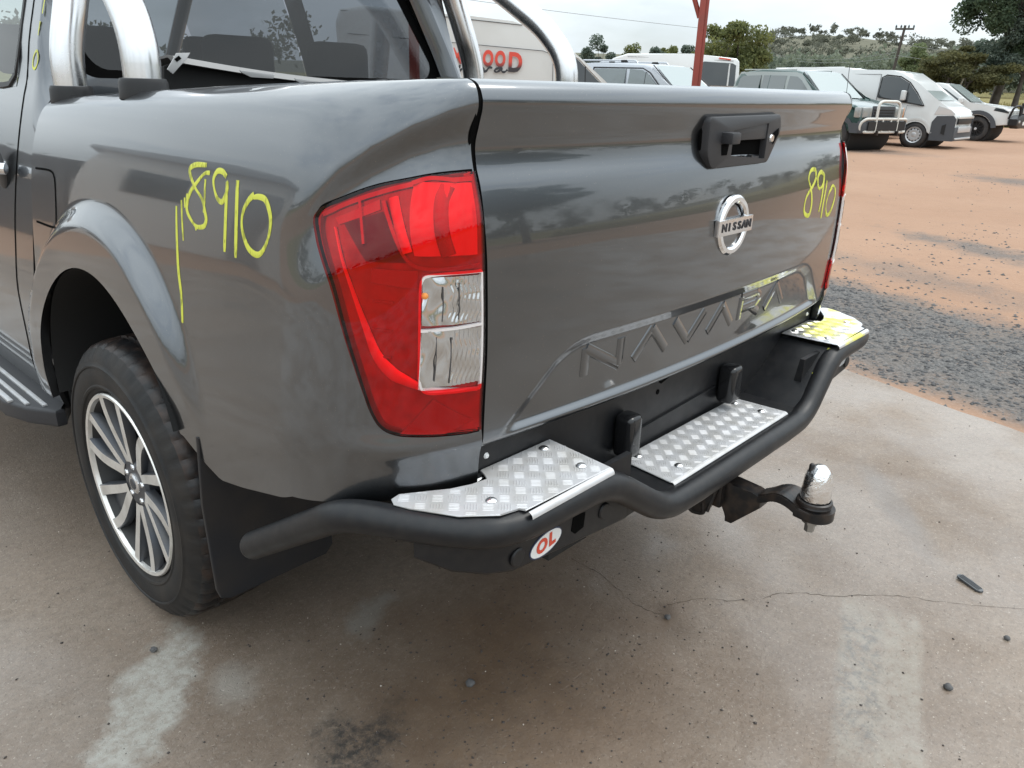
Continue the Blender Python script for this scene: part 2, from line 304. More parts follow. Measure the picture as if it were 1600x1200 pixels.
def concrete():
    m, nt, N, L, b = new_mat('old_stained_concrete'); t = N.new('ShaderNodeTexCoord'); v = t.outputs['Object']
    c = mixnode(N, L, noise_fac(N, L, v, 1.1, .38, .62, 8), (.235, .180, .136), (.168, .123, .089))
    c = mixnode(N, L, noise_fac(N, L, v, 5.5, .45, .7, 8, .65, .55), c, (.26, .21, .165))
    c = mixnode(N, L, noise_fac(N, L, v, 26, .48, .72, 6, .7, .45), c, (.120, .083, .056))
    c = mixnode(N, L, noise_fac(N, L, v, 180, .55, .75, 3, .6, .5), c, (.10, .078, .06))
    c = mixnode(N, L, noise_fac(N, L, v, 120, .66, .74, 2, .5, .8), c, (.42, .37, .31))
    c = mixnode(N, L, noise_fac(N, L, v, 48, .46, .66, 8, .8, .5), c, (.120, .092, .070))
    c = mixnode(N, L, noise_fac(N, L, v, 75, .52, .66, 8, .8, .45), c, (.34, .295, .25))
    # trowel streaks running across the slab
    ms = N.new('ShaderNodeMapping'); ms.inputs['Rotation'].default_value = (0, 0, R(38)); ms.inputs['Scale'].default_value = (1, 14, 1); L.new(v, ms.inputs['Vector'])
    streak = noise_fac(N, L, ms.outputs['Vector'], 5, .5, .75, 5, .6); c = mixnode(N, L, math_(N, L, 'MULTIPLY', streak, .28), c, (.16, .125, .098))
    M = lambda a, b: math_(N, L, 'MULTIPLY', a, b)
    blotch = noise_fac(N, L, v, 24, .38, .56, 7, .75)
    # clean grey patches, brown soil, oil, the scuffed strip
    c = mixnode(N, L, M(blob(N, L, v, (-1.03, .71), (.29, .10), 47, (1.0, .55), .55, 10), math_(N, L, 'ADD', M(blotch, .55), .35)), c, (.36, .345, .305))
    c = mixnode(N, L, M(blob(N, L, v, (-.88, .62), (.10, .07), 47, (1.0, .2), .5, 12), .45), c, (.33, .315, .28))
    c = mixnode(N, L, M(blob(N, L, v, (-.50, .60), (.13, .055), 30, (1.0, .4), .7, 14), .75), c, (.26, .245, .215))
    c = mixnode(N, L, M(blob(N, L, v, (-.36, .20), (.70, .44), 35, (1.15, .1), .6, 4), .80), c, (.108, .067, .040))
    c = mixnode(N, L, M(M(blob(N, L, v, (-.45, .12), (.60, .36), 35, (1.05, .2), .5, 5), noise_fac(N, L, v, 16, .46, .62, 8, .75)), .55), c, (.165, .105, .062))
    c = mixnode(N, L, M(blob(N, L, v, (.075, .045), (.055, .04), 20, (1.0, .2), .3, 14), .75), c, (.085, .055, .034))
    c = mixnode(N, L, M(blob(N, L, v, (.03, -.03), (.09, .06), 20, (1.0, .1), .4, 12), .6), c, (.095, .062, .038))
    c = mixnode(N, L, M(M(blob(N, L, v, (-.79, .27), (.16, .11), 10, (1.0, .35), .6, 12), noise_fac(N, L, v, 30, .40, .56, 8, .8)), .92), c, (.030, .028, .026))
    c = mixnode(N, L, M(blob(N, L, v, (-1.42, 1.02), (.07, .05), 10, (1.0, .2), .5, 12), .5), c, (.09, .08, .07))
    c = mixnode(N, L, M(blob(N, L, v, (.215, -.472), (.34, .104), 18.4, (1.0, .80), .12, 9, True), M(math_(N, L, 'ADD', M(blotch, .7), .1), .68)), c, (.285, .26, .215))
    c = mixnode(N, L, M(M(blob(N, L, v, (.205, -.43), (.33, .060), 18.4, (1.0, .5), .3, 12, True), noise_fac(N, L, v, 34, .46, .60, 7, .8)), .7), c, (.10, .095, .088))
    c = mixnode(N, L, M(blob(N, L, v, (1.15, -.20), (.42, .07), 38, (1.0, .4), .2, 7), .45), c, (.15, .135, .125))
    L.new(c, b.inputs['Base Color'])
    film = blob(N, L, v, (.60, .13), (.40, .13), 44, (1.0, .0), .35, 5); damp = M(noise_fac(N, L, v, 1.6, .40, .60, 6), .75)
    L.new(math_(N, L, 'MAXIMUM', M(film, .85), damp), b.inputs['Coat Weight']); b.inputs['Coat IOR'].default_value = 1.45; b.inputs['Coat Roughness'].default_value = .16
    r = N.new('ShaderNodeMapRange'); r.inputs['To Min'].default_value = .58; r.inputs['To Max'].default_value = .34; L.new(math_(N, L, 'MAXIMUM', film, damp), r.inputs['Value']); L.new(r.outputs['Result'], b.inputs['Roughness'])
    h1 = N.new('ShaderNodeTexNoise'); h1.inputs['Scale'].default_value = 70; h1.inputs['Detail'].default_value = 9; h1.inputs['Roughness'].default_value = .75; L.new(v, h1.inputs['Vector'])
    pit = noise_fac(N, L, v, 110, .60, .72, 3, .5); hh = math_(N, L, 'SUBTRACT', h1.outputs['Fac'], M(pit, .6))
    k = N.new('ShaderNodeBump'); k.inputs['Strength'].default_value = .7; k.inputs['Distance'].default_value = .0035; L.new(hh, k.inputs['Height']); L.new(k.outputs['Normal'], b.inputs['Normal'])
    b.inputs['Specular IOR Level'].default_value = .5
    return m
def dirt():
    m, nt, N, L, b = new_mat('red_dirt'); t = N.new('ShaderNodeTexCoord'); v = t.outputs['Object']
    c = mixnode(N, L, noise_fac(N, L, v, .35, .35, .65, 8), (.325, .205, .138), (.285, .172, .112))
    c = mixnode(N, L, noise_fac(N, L, v, 3.0, .5, .75, 8, .7, .6), c, (.25, .158, .108))
    c = mixnode(N, L, noise_fac(N, L, v, 14, .6, .75, 6, .7, .5), c, (.17, .12, .09))
    c = mixnode(N, L, noise_fac(N, L, v, 60, .62, .72, 3, .6, .6), c, (.42, .31, .24))
    # crumbled bitumen along the slab and in patches
    gcol = mixnode(N, L, noise_fac(N, L, v, 42, .38, .62, 9, .85), (.034, .034, .035), (.185, .175, .165)); gcol = mixnode(N, L, noise_fac(N, L, v, 2.2, .45, .7, 6, .6, .5), gcol, (.165, .125, .098))
    br = noise_fac(N, L, v, 26, .22, .44, 8, .75)
    for cc, sz, ro, so, wa, am in (((3.72, 1.2), (5.0, .80), 73, (1.15, .75), .22, 1.0), ((2.98, .95), (4.5, .36), 73, (1.0, .3), .3, .9), ((14.6, 2.0), (1.5, .8), 60, (1.0, .3), .5, .75), ((6.9, .85), (1.35, .42), 60, (1.0, .2), .6, .8), ((5.2, 1.0), (1.6, .5), 68, (1.0, .1), .6, .5), ((20, 7.0), (2.5, 1.2), 80, (1, .3), .5, .6)):
        c = mixnode(N, L, math_(N, L, 'MULTIPLY', math_(N, L, 'MULTIPLY', blob(N, L, v, cc, sz, ro, so, wa, 3.0), br), am), c, gcol)
    L.new(c, b.inputs['Base Color']); b.inputs['Roughness'].default_value = .9; b.inputs['Specular IOR Level'].default_value = .2
    n = N.new('ShaderNodeTexNoise'); n.inputs['Scale'].default_value = 30; n.inputs['Detail'].default_value = 8; L.new(v, n.inputs['Vector'])
    k = N.new('ShaderNodeBump'); k.inputs['Strength'].default_value = .5; k.inputs['Distance'].default_value = .02; L.new(n.outputs['Fac'], k.inputs['Height']); L.new(k.outputs['Normal'], b.inputs['Normal'])
    return m
def paddock_mat(name, a, b_, c_):
    m, nt, N, L, b = new_mat(name); t = N.new('ShaderNodeTexCoord'); v = t.outputs['Object']
    c = mixnode(N, L, noise_fac(N, L, v, .06, .35, .65, 8), a, b_); c = mixnode(N, L, noise_fac(N, L, v, .9, .45, .7, 8, .7, .7), c, c_)
    L.new(c, b.inputs['Base Color']); b.inputs['Roughness'].default_value = .95; b.inputs['Specular IOR Level'].default_value = .1; return m

def terrain(x, y):
    dx, dy = x + 1.5, y + .8; r = np.hypot(dx, dy); az = np.degrees(np.arctan2(dx, dy))
    z = -.022 + sst2(44, 95, r) * 1.25 + sst2(95, 260, r) * 2.0
    daz = (az - 66.5 + 180) % 360 - 180
    hill = np.exp(-(daz / 7.5) ** 2) * 20 + np.exp(-((daz - 14) / 9) ** 2) * 13 + np.exp(-((daz + 16) / 9) ** 2) * 9 + 4 * np.exp(-(daz / 60) ** 2) + 5
    return z + sst2(190, 560, r) * hill
def sst2(a, b, x):
    t = np.clip((np.asarray(x, float) - a) / (b - a), 0, 1); return t * t * (3 - 2 * t)
def ring(name, radii, mat, n=220):
    th = np.linspace(0, 2 * np.pi, n, endpoint=False); Rr, T = np.meshgrid(np.array(radii), th, indexing='ij')
    X = -1.5 + Rr * np.sin(T); Y = -.8 + Rr * np.cos(T); G = np.stack([X, Y, terrain(X, Y)], -1)
    V, Fq = grid(G, closed_v=True, flip=True); o = from_np(name, V, Fq, mat, None, 60); o['kind'] = 'structure'; return o
ring('ground', [.05, 1.5, 4, 10, 20, 30, 38, 42, 46, 49], dirt())
ring('paddock', [49, 53, 58, 65, 75, 85, 95, 120, 150, 190], paddock_mat('dry_grass_ground', (.20, .165, .07), (.155, .145, .06), (.23, .185, .09)))
ring('hill', [190, 230, 280, 330, 380, 430, 480, 530, 560, 700, 1200, 3500], paddock_mat('bald_hill', (.135, .128, .092), (.105, .106, .076), (.155, .142, .105)), 300)
# slab: top surface 4 edges, broken edge on the right
edge = [(9.0, -9.0), (9.0, -1.15)]  # unseen apron, added so the tailgate mirrors concrete instead of dirt
y = -9.0
rs_ = random.Random(3)
while y < 9.0:
    y += rs_.uniform(.10, .28); x = 2.43 + (y - .41) * .296 + rs_.uniform(-.012, .012); edge.append((x, y)) if y > -1.05 else None
slab_poly = edge + [(-9.0, 9.0), (-9.0, -9.0)]
slab = prism_obj('concrete_slab', slab_poly, 'z', -.12, 0.0, concrete(), None, .006, 1, 30); slab['kind'] = 'structure'
# hairline cracks: shallow dark gaps drawn as sunken-looking slivers
def crack(pts, w):
    q = catmull(pts, 8); q = q + RNG.normal(0, .0035, q.shape) * np.array([1, 1]); P3 = np.stack([q[:, 0], q[:, 1], np.full(len(q), .0006)], -1)
    hw = w * (.35 + RNG.random(len(q))); hw[0] = hw[-1] = w * .1
    return ribbon_np(P3, np.tile([0, 0, 1.], (len(P3), 1)), hw, .0004)
CRK, nt_, N_, L_, b_ = new_mat('crack_dark'); b_.inputs['Base Color'].default_value = (.07, .055, .043, 1); b_.inputs['Roughness'].default_value = .9
t_ = N_.new('ShaderNodeTexCoord'); L_.new(noise_fac(N_, L_, t_.outputs['Object'], 11, .36, .60, 5, .6), b_.inputs['Alpha'])
cr_o = ribbons('crack', [crack([(.09, .385), (.085, .25), (.045, .12), (.06, .03)], .0012), crack([(.10, .06), (.20, .0), (.29, -.10), (.40, -.155), (.47, -.25), (.60, -.375), (.70, -.53), (.83, -.70)], .0009)], CRK, slab); cr_o['kind'] = 'stuff'
# specks of gravel and bitumen
def stones(n, xy, smin, smax, z0=0.0, squash=.6):
    base = np.array([(1, 0, 0), (-1, 0, 0), (0, 1, 0), (0, -1, 0), (0, 0, 1), (0, 0, -1)], float); fb = np.array([(0, 2, 4), (2, 1, 4), (1, 3, 4), (3, 0, 4), (2, 0, 5), (1, 2, 5), (3, 1, 5), (0, 3, 5)])
    sz = smin * (smax / smin) ** (RNG.random(n) ** 2.2); a = RNG.random(n) * 6.28; J = 1 + RNG.normal(0, .22, (n, 6, 1)); B = base[None] * J
    ca, sa = np.cos(a)[:, None], np.sin(a)[:, None]; X = B[..., 0] * ca - B[..., 1] * sa; Y = B[..., 0] * sa + B[..., 1] * ca; Z = B[..., 2] * squash
    V = np.stack([X, Y, Z], -1) * sz[:, None, None]; V[..., 0] += xy[:, 0:1]; V[..., 1] += xy[:, 1:2]; V[..., 2] += (z0 + sz * squash * .5)[:, None]
    Fq = (fb[None] + (np.arange(n) * 6)[:, None, None]).reshape(-1, 3); return V.reshape(-1, 3), Fq
def fast_mesh(name, V, Fq, mat, kind=None, parent=None):
    me = bpy.data.meshes.new(name); nf, k = Fq.shape; me.vertices.add(len(V)); me.vertices.foreach_set('co', V.astype(np.float32).ravel())
    me.loops.add(nf * k); me.loops.foreach_set('vertex_index', Fq.astype(np.int32).ravel()); me.polygons.add(nf)
    me.polygons.foreach_set('loop_start', np.arange(0, nf * k, k, dtype=np.int32)); me.polygons.foreach_set('loop_total', np.full(nf, k, dtype=np.int32)); me.update(); me.validate()
    o = link(name, me, mat, parent)
    if kind: o['kind'] = kind
    return o
BITU = P('bitumen_crumb', (.065, .063, .064), .85, noise=(7, (.15, .145, .14), .8))
REDSTONE = P('red_pebbles', (.27, .17, .12), .85, noise=(5, (.2, .14, .11), .8))
def in_slab(p): return p[:, 0] < 2.43 + (p[:, 1] - .41) * .296 + .02
NG = 52000; k = RNG.random(NG); along = -2.5 + 8.5 * RNG.random(NG); off = np.abs(RNG.normal(0, .55, NG)) * np.where(k < .75, 1, 2) + .12
off = np.where(k < .72, 1.0 + RNG.normal(0, .40, NG), off)
px = 2.43 + along * .283 + off * .96; py = .41 + along * .96 - off * .283; xy = np.stack([px, py], -1); xy = xy[~in_slab(xy)]
V, Fq = stones(len(xy), xy, .006, .019, -.028); fast_mesh('gravel', V, Fq, BITU, 'stuff')
pts_ = []
for c, s_, n_ in (((14.6, 2.0), (1.2, .7), 700), ((6.9, .85), (1.1, .45), 800), ((5.4, 1.2), (1.6, 1.0), 500), ((10, 2.5), (5, 3), 700)):
    pts_.append(np.stack([RNG.normal(c[0], s_[0], n_), RNG.normal(c[1], s_[1], n_)], -1))
xy = np.vstack(pts_); xy = xy[~in_slab(xy)]; V, Fq = stones(len(xy), xy, .006, .022, -.03); fast_mesh('gravel', V, Fq, BITU, 'stuff')
xy = np.stack([2 + 22 * RNG.random(6000) ** 1.6, -3 + 14 * RNG.random(6000)], -1); xy = xy[~in_slab(xy)]; V, Fq = stones(len(xy), xy, .004, .014, -.03); fast_mesh('gravel', V, Fq, REDSTONE, 'stuff')
xy = np.vstack([np.stack([-1.6 + 4 * RNG.random(1500), -1.2 + 3.2 * RNG.random(1500)], -1), np.stack([RNG.normal(-.45, .40, 1500), RNG.normal(.12, .25, 1500)], -1)]); xy = xy[in_slab(xy - np.array([-.06, 0]))]
V, Fq = stones(len(xy), xy, .0008, .0042, 0.0); fast_mesh('grit', V, Fq, P('dark_grit', (.06, .05, .045), .8), 'stuff')
xy = np.stack([-1.6 + 4 * RNG.random(900), -1.2 + 3.2 * RNG.random(900)], -1); xy = xy[in_slab(xy)]; V, Fq = stones(len(xy), xy, .001, .003, 0.0); fast_mesh('grit', V, Fq, P('pale_grit', (.55, .5, .44), .8), 'stuff')
def stone(x, y, r, label):
    bm = bmesh.new(); bmesh.ops.create_icosphere(bm, subdivisions=2, radius=r); rr = random.Random(int(x * 1000) + 7)
    for v in bm.verts: v.co *= 1 + rr.uniform(-.18, .18); v.co.z *= .75
    o = from_bm('pebble', bm, BITU, None, 40); o.location = (x, y, r * .55); tag(o, label, 'pebble', 'dark pebbles lying on the concrete')
stone(-.489, .225, .0115, 'dark pebble alone on the brown-stained concrete behind the left step')
stone(.056, .026, .0080, 'dark pebble at the end of the short concrete crack')
stone(-.958, .863, .0085, 'dark pebble on the concrete beside the truck tyre')
stone(.31, -.60, .0105, 'dark pebble on the scuffed pale strip at the bottom of the picture')
stone(.83, .42, .0085, 'dark pebble on the wet concrete just behind the tow ball')
stone(.62, -.66, .0080, 'dark pebble in the open concrete right of the scuffed strip')
stone(.95, -.86, .0085, 'dark pebble near the right edge of the concrete')
stone(-1.30, .93, .0060, 'small dark pebble left of the pale concrete patch')
# ribbed black trim piece lying on the concrete
tp = thing('plastic_trim', 'ribbed black plastic trim piece lying on the open concrete', 'trim piece', (.818, -.522, 0), R(-2))
dv = Vector((.06, -.1, 0)); b0 = bmesh.new()
poly = [(-.040, -.006), (-.036, -.0115), (.030, -.012), (.040, -.006), (.041, .004), (.034, .010), (-.010, .0115), (-.012, .0135), (-.034, .0125), (-.041, .004)]
prism(b0, poly, 'z', .002, .009, .0025, 2); base_ = from_bm('trim_body', b0, P('weathered_black_plastic', (.075, .08, .085), .4), tp, 40)
for yy in (-.006, -.0015, .003, .0075): prism_obj('rib', [(-.034, yy - .0010), (.032, yy - .0010), (.032, yy + .0010), (-.034, yy + .0010)], 'z', .008, .0108, P('weathered_black_plastic', ()), tp, .0006)
tp.rotation_euler = (0, R(3), R(-116))
# ================================================================== PICKUP TRUCK (rear of the tub at y=0, facing +y, ground z=0)
def sst(a, b, x):
    t = np.clip((np.asarray(x, float) - a) / (b - a), 0, 1); return t * t * (3 - 2 * t)
def pchip(x, xp, fp):
    x = np.asarray(x, float); xp = np.asarray(xp, float); fp = np.asarray(fp, float)
    h = np.diff(xp); d = np.diff(fp) / h; m = np.zeros(len(xp)); m[0] = d[0]; m[-1] = d[-1]
    for i in range(1, len(xp) - 1):
        if d[i - 1] * d[i] > 0:
            w1 = 2 * h[i] + h[i - 1]; w2 = h[i] + 2 * h[i - 1]; m[i] = (w1 + w2) / (w1 / d[i - 1] + w2 / d[i])
    x = np.clip(x, xp[0], xp[-1]); i = np.clip(np.searchsorted(xp, x, side='right') - 1, 0, len(h) - 1)
    t = (x - xp[i]) / h[i]; t2 = t * t; t3 = t2 * t
    return (2*t3 - 3*t2 + 1)*fp[i] + (t3 - 2*t2 + t)*h[i]*m[i] + (-2*t3 + 3*t2)*fp[i+1] + (t3 - t2)*h[i]*m[i+1]
# half width of the tub against height below the rail; rear corner profile
TH = [-.95, -.75, -.6, -.39, -.28, -.15, -.072, -.038, -.02, -.008, -.002, 0.0]
TW = [.885, .893, .893, .872, .858, .836, .812, .796, .782, .764, .750, .738]
RZ = [.60, .70, .78, .84, .95, 1.068, 1.147, 1.19, 1.24, 1.28, 1.304, 1.318, 1.326, 1.331, 1.334]
RY = [.016, .008, .004, .002, -.002, .001, .0055, .008, .011, .0135, .015, .018, .023, .030, .040]
YC, GX = .30, .691
CT = [-.1, .0, .1, .25, .4, .6, .8, 1.0]                      # crease line round the rear corner
CZ = [1.12, 1.135, 1.158, 1.215, 1.247, 1.277, 1.295, 1.304]
CE = [0, .0015, .005, .012, .018, .021, .021, .019]
WY, WZ, AR = 1.04, .55, .365                                  # wheel arch
TZ = [.745, .75, .757, .765, .775, .785, .80, .84, .95, 1.068, 1.147, 1.187, 1.217, 1.241, 1.273, 1.296, 1.304, 1.314, 1.323, 1.330, 1.334]
TY = [.065, .042, .025, .013, .006, .004, .0035, .002, -.002, .001, .010, .018, .0275, .030, .022, .0155, .015, .0175, .022, .030, .042]
def rail_z(y): return 1.334 - .030 * y - .012 * y * y
def quarter(t, z):
    t = np.asarray(t, float); z = np.asarray(z, float); t, z = np.broadcast_arrays(t, z)
    N_ = 2.35; ph = np.clip(t, 0, 1) * np.pi / 2; y0 = pchip(z, RZ, RY)
    yy = np.where(t < 0, YC - t, YC + (y0 - YC) * np.sin(ph) ** (2 / N_))
    W = pchip(z - rail_z(np.maximum(yy, .05)), TH, TW)
    xx = np.where(t < 0, W, GX + (W - GX) * np.maximum(np.cos(ph), 0) ** (2 / N_))
    yy = np.where(t < 0, yy, yy + .17 * (xx - GX) * np.sin(ph) ** 2)          # sweep on from the bowed tailgate
    nx = np.where(t < 0, 1, np.maximum(np.cos(ph), 0) ** .9); ny = np.where(t < 0, 0, -np.sin(ph) ** .9)
    d = np.interp(t, CT, CZ) - z
    dd = -np.interp(t, CT, CE) * np.where(d <= 0, 0, sst(0, .055, d) * (1 - sst(.06, .175, d)))
    ry = yy - WY; rho = np.sqrt(ry * ry + np.maximum(z - WZ, 0) ** 2) - AR
    fade = np.where(ry < 0, sst(.64, .92, z), sst(.3, .6, z))
    dd = dd + np.where(t < .5, (1 - sst(.085, .150, rho)) * fade * .036, 0)
    ledge = np.exp(-((z - .785) / .022) ** 2) * sst(.2, .6, t) * .006    # soft ledge below the lamp
    dd = dd + ledge
    return np.stack([-(xx + nx * dd), yy + ny * dd, z], -1)
def normal_of(fn, u, v, inside=(0, .75, .85), e=2e-3):
    a = fn(u + e, v) - fn(u - e, v); b = fn(u, v + e) - fn(u, v - e)
    n = np.cross(a, b); n /= np.linalg.norm(n, axis=-1)[..., None] + 1e-12
    s = np.sign(np.sum(n * (fn(u, v) - np.array(inside)), -1)); return n * s[..., None]
def on(fn, u, v, off):
    u = np.asarray(u, float); v = np.asarray(v, float)
    return fn(u, v) + normal_of(fn, u, v) * (np.asarray(off)[..., None] if np.ndim(off) else off)
SX = lambda V, s: V * np.array([s, 1, 1])

truck = thing('pickup_truck', 'dark grey dual cab ute with yellow marker numbers and black tube step bumper', 'ute')
def tub_panel():
    th = np.linspace(0, np.pi, 70)
    ys = np.concatenate([np.linspace(1.5, 1.412, 5), WY + AR * np.cos(th), np.linspace(.668, YC + .004, 22)])
    t = np.concatenate([YC - ys, np.linspace(0, 1, 90)])
    y_at = quarter(t, np.full_like(t, 1.2))[:, 1]
    zb = np.interp(t, [-1.2, -1.11, -1.105, -.375, -.37, -.28, -.22, -.133, .067, .408, 1.0], [.5, .5, .5, .60, .63, .598, .584, .602, .654, .689, .704])
    ina = np.abs(y_at - WY) <= AR + 1e-6; ina &= t < 0
    zb = np.where(ina, np.maximum(WZ + np.sqrt(np.maximum(AR ** 2 - (y_at - WY) ** 2, 0)), np.where(y_at < WY, .63, .55)), zb)
    zt = np.minimum(rail_z(np.maximum(y_at, 0)), 1.334)
    v = np.concatenate([np.linspace(0, .86, 75, endpoint=False), .86 + .14 * (1 - (1 - np.linspace(0, 1, 40)) ** 1.8)])
    Z = zb[:, None] + (zt - zb)[:, None] * v[None, :]
    G = quarter(np.repeat(t[:, None], len(v), 1), Z)
    rail = G[:, -1:, :] + np.array([[[.022, .004, .0005]], ]); rail2 = G[:, -1:, :] + np.array([[[.055, .006, -.004]]]); rail3 = rail2 + np.array([[[0, 0, -.10]]])
    lip = G[:, :1, :] + np.array([[[.022, 0, .004]]])
    G = np.concatenate([lip, G, rail, rail2, rail3], 1)
    end = G[-1:, :, :] + np.array([[[0.0, .035, 0]]]); return np.concatenate([G, end], 0)
TP = tub_panel()
for s in (1, -1):
    V, Fq = grid(SX(TP, s), flip=(s < 0)); from_np('tub_side', V, Fq, PAINT, truck, 50)
    # wheel well and inner walls
    th = np.linspace(-.1, np.pi - .24, 40); L_ = [(-.905 if k == 0 else -.55) for k in (0, 1)]
    G = np.stack([np.stack([np.full_like(th, x), WY + (AR - .002) * np.cos(th) * (1 if k == 0 else 1), np.maximum(WZ + (AR - .002) * np.sin(th), .3)], -1) for k, x in enumerate(L_)], 1)
    V, Fq = grid(SX(G, s)); from_np('wheel_well', V, Fq, UNDER, truck, 60)
    box('wheel_well', (-.54 * s, WY, .68), (.02, .80, .50), UNDER, truck)
    box('bed_wall', (-.66 * s, .78, 1.03), (.03, 1.42, .43), UNDER, truck)
    box('sill', (-.80 * s, 2.6, .47), (.10, 2.2, .10), UNDER, truck)
    # dark shut-line filler between tub side and tailgate
    zg = np.concatenate([np.linspace(.708, 1.29, 90), np.linspace(1.292, 1.3335, 24)]); P3 = np.stack([np.full_like(zg, -.6885 if s > 0 else .6925), pchip(zg, TZ, TY) + .0005, zg], -1)
    ng = np.gradient(P3, axis=0); ng = np.stack([0 * zg, -ng[:, 2], ng[:, 1]], -1); ng /= np.linalg.norm(ng, axis=1)[:, None]
    from_np('tailgate_seam', *ribbon_np(P3, ng, .0070 if s > 0 else .0030, .0016, -.002), BLACKGAP, truck)
    box('seam_filler', (-.675 * s, .075, 1.015), (.06, .03, .60), BLACKGAP, truck)
    box('cab_seam', (-.70 * s, 1.508, .93), (.16, .012, .6), BLACKGAP, truck)
box('bed_floor', (0, .78, .80), (1.34, 1.44, .05), UNDER, truck)
box('bed_wall', (0, 1.49, 1.02), (1.4, .02, .46), UNDER, truck)
# fuel flap on the left side
def flap_line(pts): q = catmull(pts, 8); return q[:, 0], q[:, 1]
u, v = flap_line([(-1.165, 1.095), (-1.06, 1.098), (-1.028, 1.085), (-1.02, 1.05), (-1.02, .985), (-1.035, .965), (-1.165, .962)])
from_np('fuel_flap_seam', *ribbon_np(on(quarter, u, v, .0008), normal_of(quarter, u, v), .0028, .0006), BLACKGAP, truck)

# ---- marker pen numbers on the left side panel
def mark(name, fn, strokes, parent, hw=.0034, off=.0004):
    rs = []
    for st in strokes:
        q = catmull(st, 7); n_ = normal_of(fn, q[:, 0], q[:, 1]); w = hw * (0.72 + .5 * np.abs(np.sin(np.arange(len(q)) * .085 + len(q) * .7))); w[-1] *= .7
        rs.append(ribbon_np(on(fn, q[:, 0], q[:, 1], off), n_, w, .00025))
    o = ribbons(name, rs, MARKER, parent); return o
S8 = [(-.256, 1.179), (-.297, 1.176), (-.318, 1.167), (-.312, 1.154), (-.291, 1.136), (-.263, 1.119), (-.25, 1.098), (-.245, 1.085), (-.254, 1.073), (-.28, 1.069), (-.299, 1.076), (-.318, 1.09), (-.321, 1.105), (-.31, 1.127), (-.286, 1.147), (-.261, 1.164), (-.241, 1.167)]
mark('marker_digit', quarter, [S8], truck, .0042)['label'] = 'yellow marker digit 8 on the left side panel'
mark('marker_digit', quarter, [[(-.181, 1.166), (-.196, 1.173), (-.215, 1.172), (-.226, 1.158), (-.22, 1.141), (-.207, 1.127), (-.192, 1.123), (-.183, 1.13), (-.175, 1.145), (-.177, 1.16)], [(-.177, 1.158), (-.175, 1.098), (-.175, 1.04)]], truck, .0042)['label'] = 'yellow marker digit 9 on the left side panel'
mark('marker_digit', quarter, [[(-.142, 1.164), (-.138, 1.103), (-.136, 1.036)]], truck, .0045)['label'] = 'yellow marker digit 1 on the left side panel'
mark('marker_digit', quarter, [[(-.085, 1.147), (-.102, 1.135), (-.117, 1.115), (-.119, 1.093), (-.108, 1.072), (-.091, 1.057), (-.067, 1.052), (-.05, 1.061), (-.035, 1.084), (-.029, 1.109), (-.035, 1.128), (-.05, 1.143), (-.072, 1.145), (-.087, 1.142)]], truck, .0045)['label'] = 'yellow marker digit 0 on the left side panel'
for st in ([(-.256, 1.155), (-.254, 1.115), (-.256, 1.097)], [(-.344, 1.109), (-.338, 1.066), (-.333, 1.036)], [(-.331, 1.115), (-.329, 1.097)], [(-.323, 1.123), (-.321, 1.11)], [(-.286, 1.073), (-.282, 1.062)]):
    mark('marker_drip', quarter, [st], truck, .0028)
mark('marker_drip', quarter, [[(-.364, 1.096), (-.361, 1.051), (-.353, .98), (-.342, .933), (-.338, .884), (-.338, .879)]], truck, .0042)

# ---- tailgate
RECX = np.array([-.645, -.603, -.56, -.528, -.505, -.485, -.46, -.433, .433, .46, .485, .505, .528, .56, .603, .645])
RECZ = np.array([.782, .822, .861, .890, .902, .911, .917, .920, .920, .917, .911, .902, .890, .861, .822, .782])
def rec_d(x, z):                                              # signed distance inside the name recess
    A = np.stack([RECX, RECZ], -1); best = np.full(np.shape(x), 9.)
    for a, b in zip(A[:-1], A[1:]):
        ab = b - a; t = np.clip(((x - a[0]) * ab[0] + (z - a[1]) * ab[1]) / (ab @ ab), 0, 1)
        best = np.minimum(best, np.hypot(x - a[0] - t * ab[0], z - a[1] - t * ab[1]))
    return best * np.where((z < np.interp(x, RECX, RECZ)) & (np.abs(x) < .645), 1, -1)
def tail(x, z):
    x, z = np.broadcast_arrays(np.asarray(x, float), np.asarray(z, float))
    y = pchip(z, TZ, TY) - .04 * (1 - (x / .69) ** 2) + .0125 * (.85 * np.clip(rec_d(x, z) / .024, 0, 1) + .15 * sst(0, .024, rec_d(x, z))) * sst(.772, .790, z)
    return np.stack([x, y, z], -1)
xs = np.linspace(-.683, .690, 332); zs = np.concatenate([np.linspace(.745, .80, 24, endpoint=False), np.linspace(.80, .935, 46, endpoint=False), np.linspace(.935, 1.29, 48, endpoint=False), 1.29 + .044 * (1 - (1 - np.linspace(0, 1, 24)) ** 1.6)])
G = tail(*np.meshgrid(xs, zs, indexing='ij'))
top = G[:, -1:, :] + np.array([[[0, .03, 0]]]); back = top + np.array([[[0, .012, -.02]]]); G = np.concatenate([G, top, back], 1)
e0 = G[:1] + np.array([[[0.0, .04, 0]]]); e1 = G[-1:] + np.array([[[0.0, .04, 0]]])
V, Fq = grid(np.concatenate([e0, G, e1], 0)); tailgate = from_np('tailgate', V, Fq, PAINT, truck, 40)
box('inner_panel', (0, .072, 1.03), (1.34, .02, .56), UNDER, tailgate)
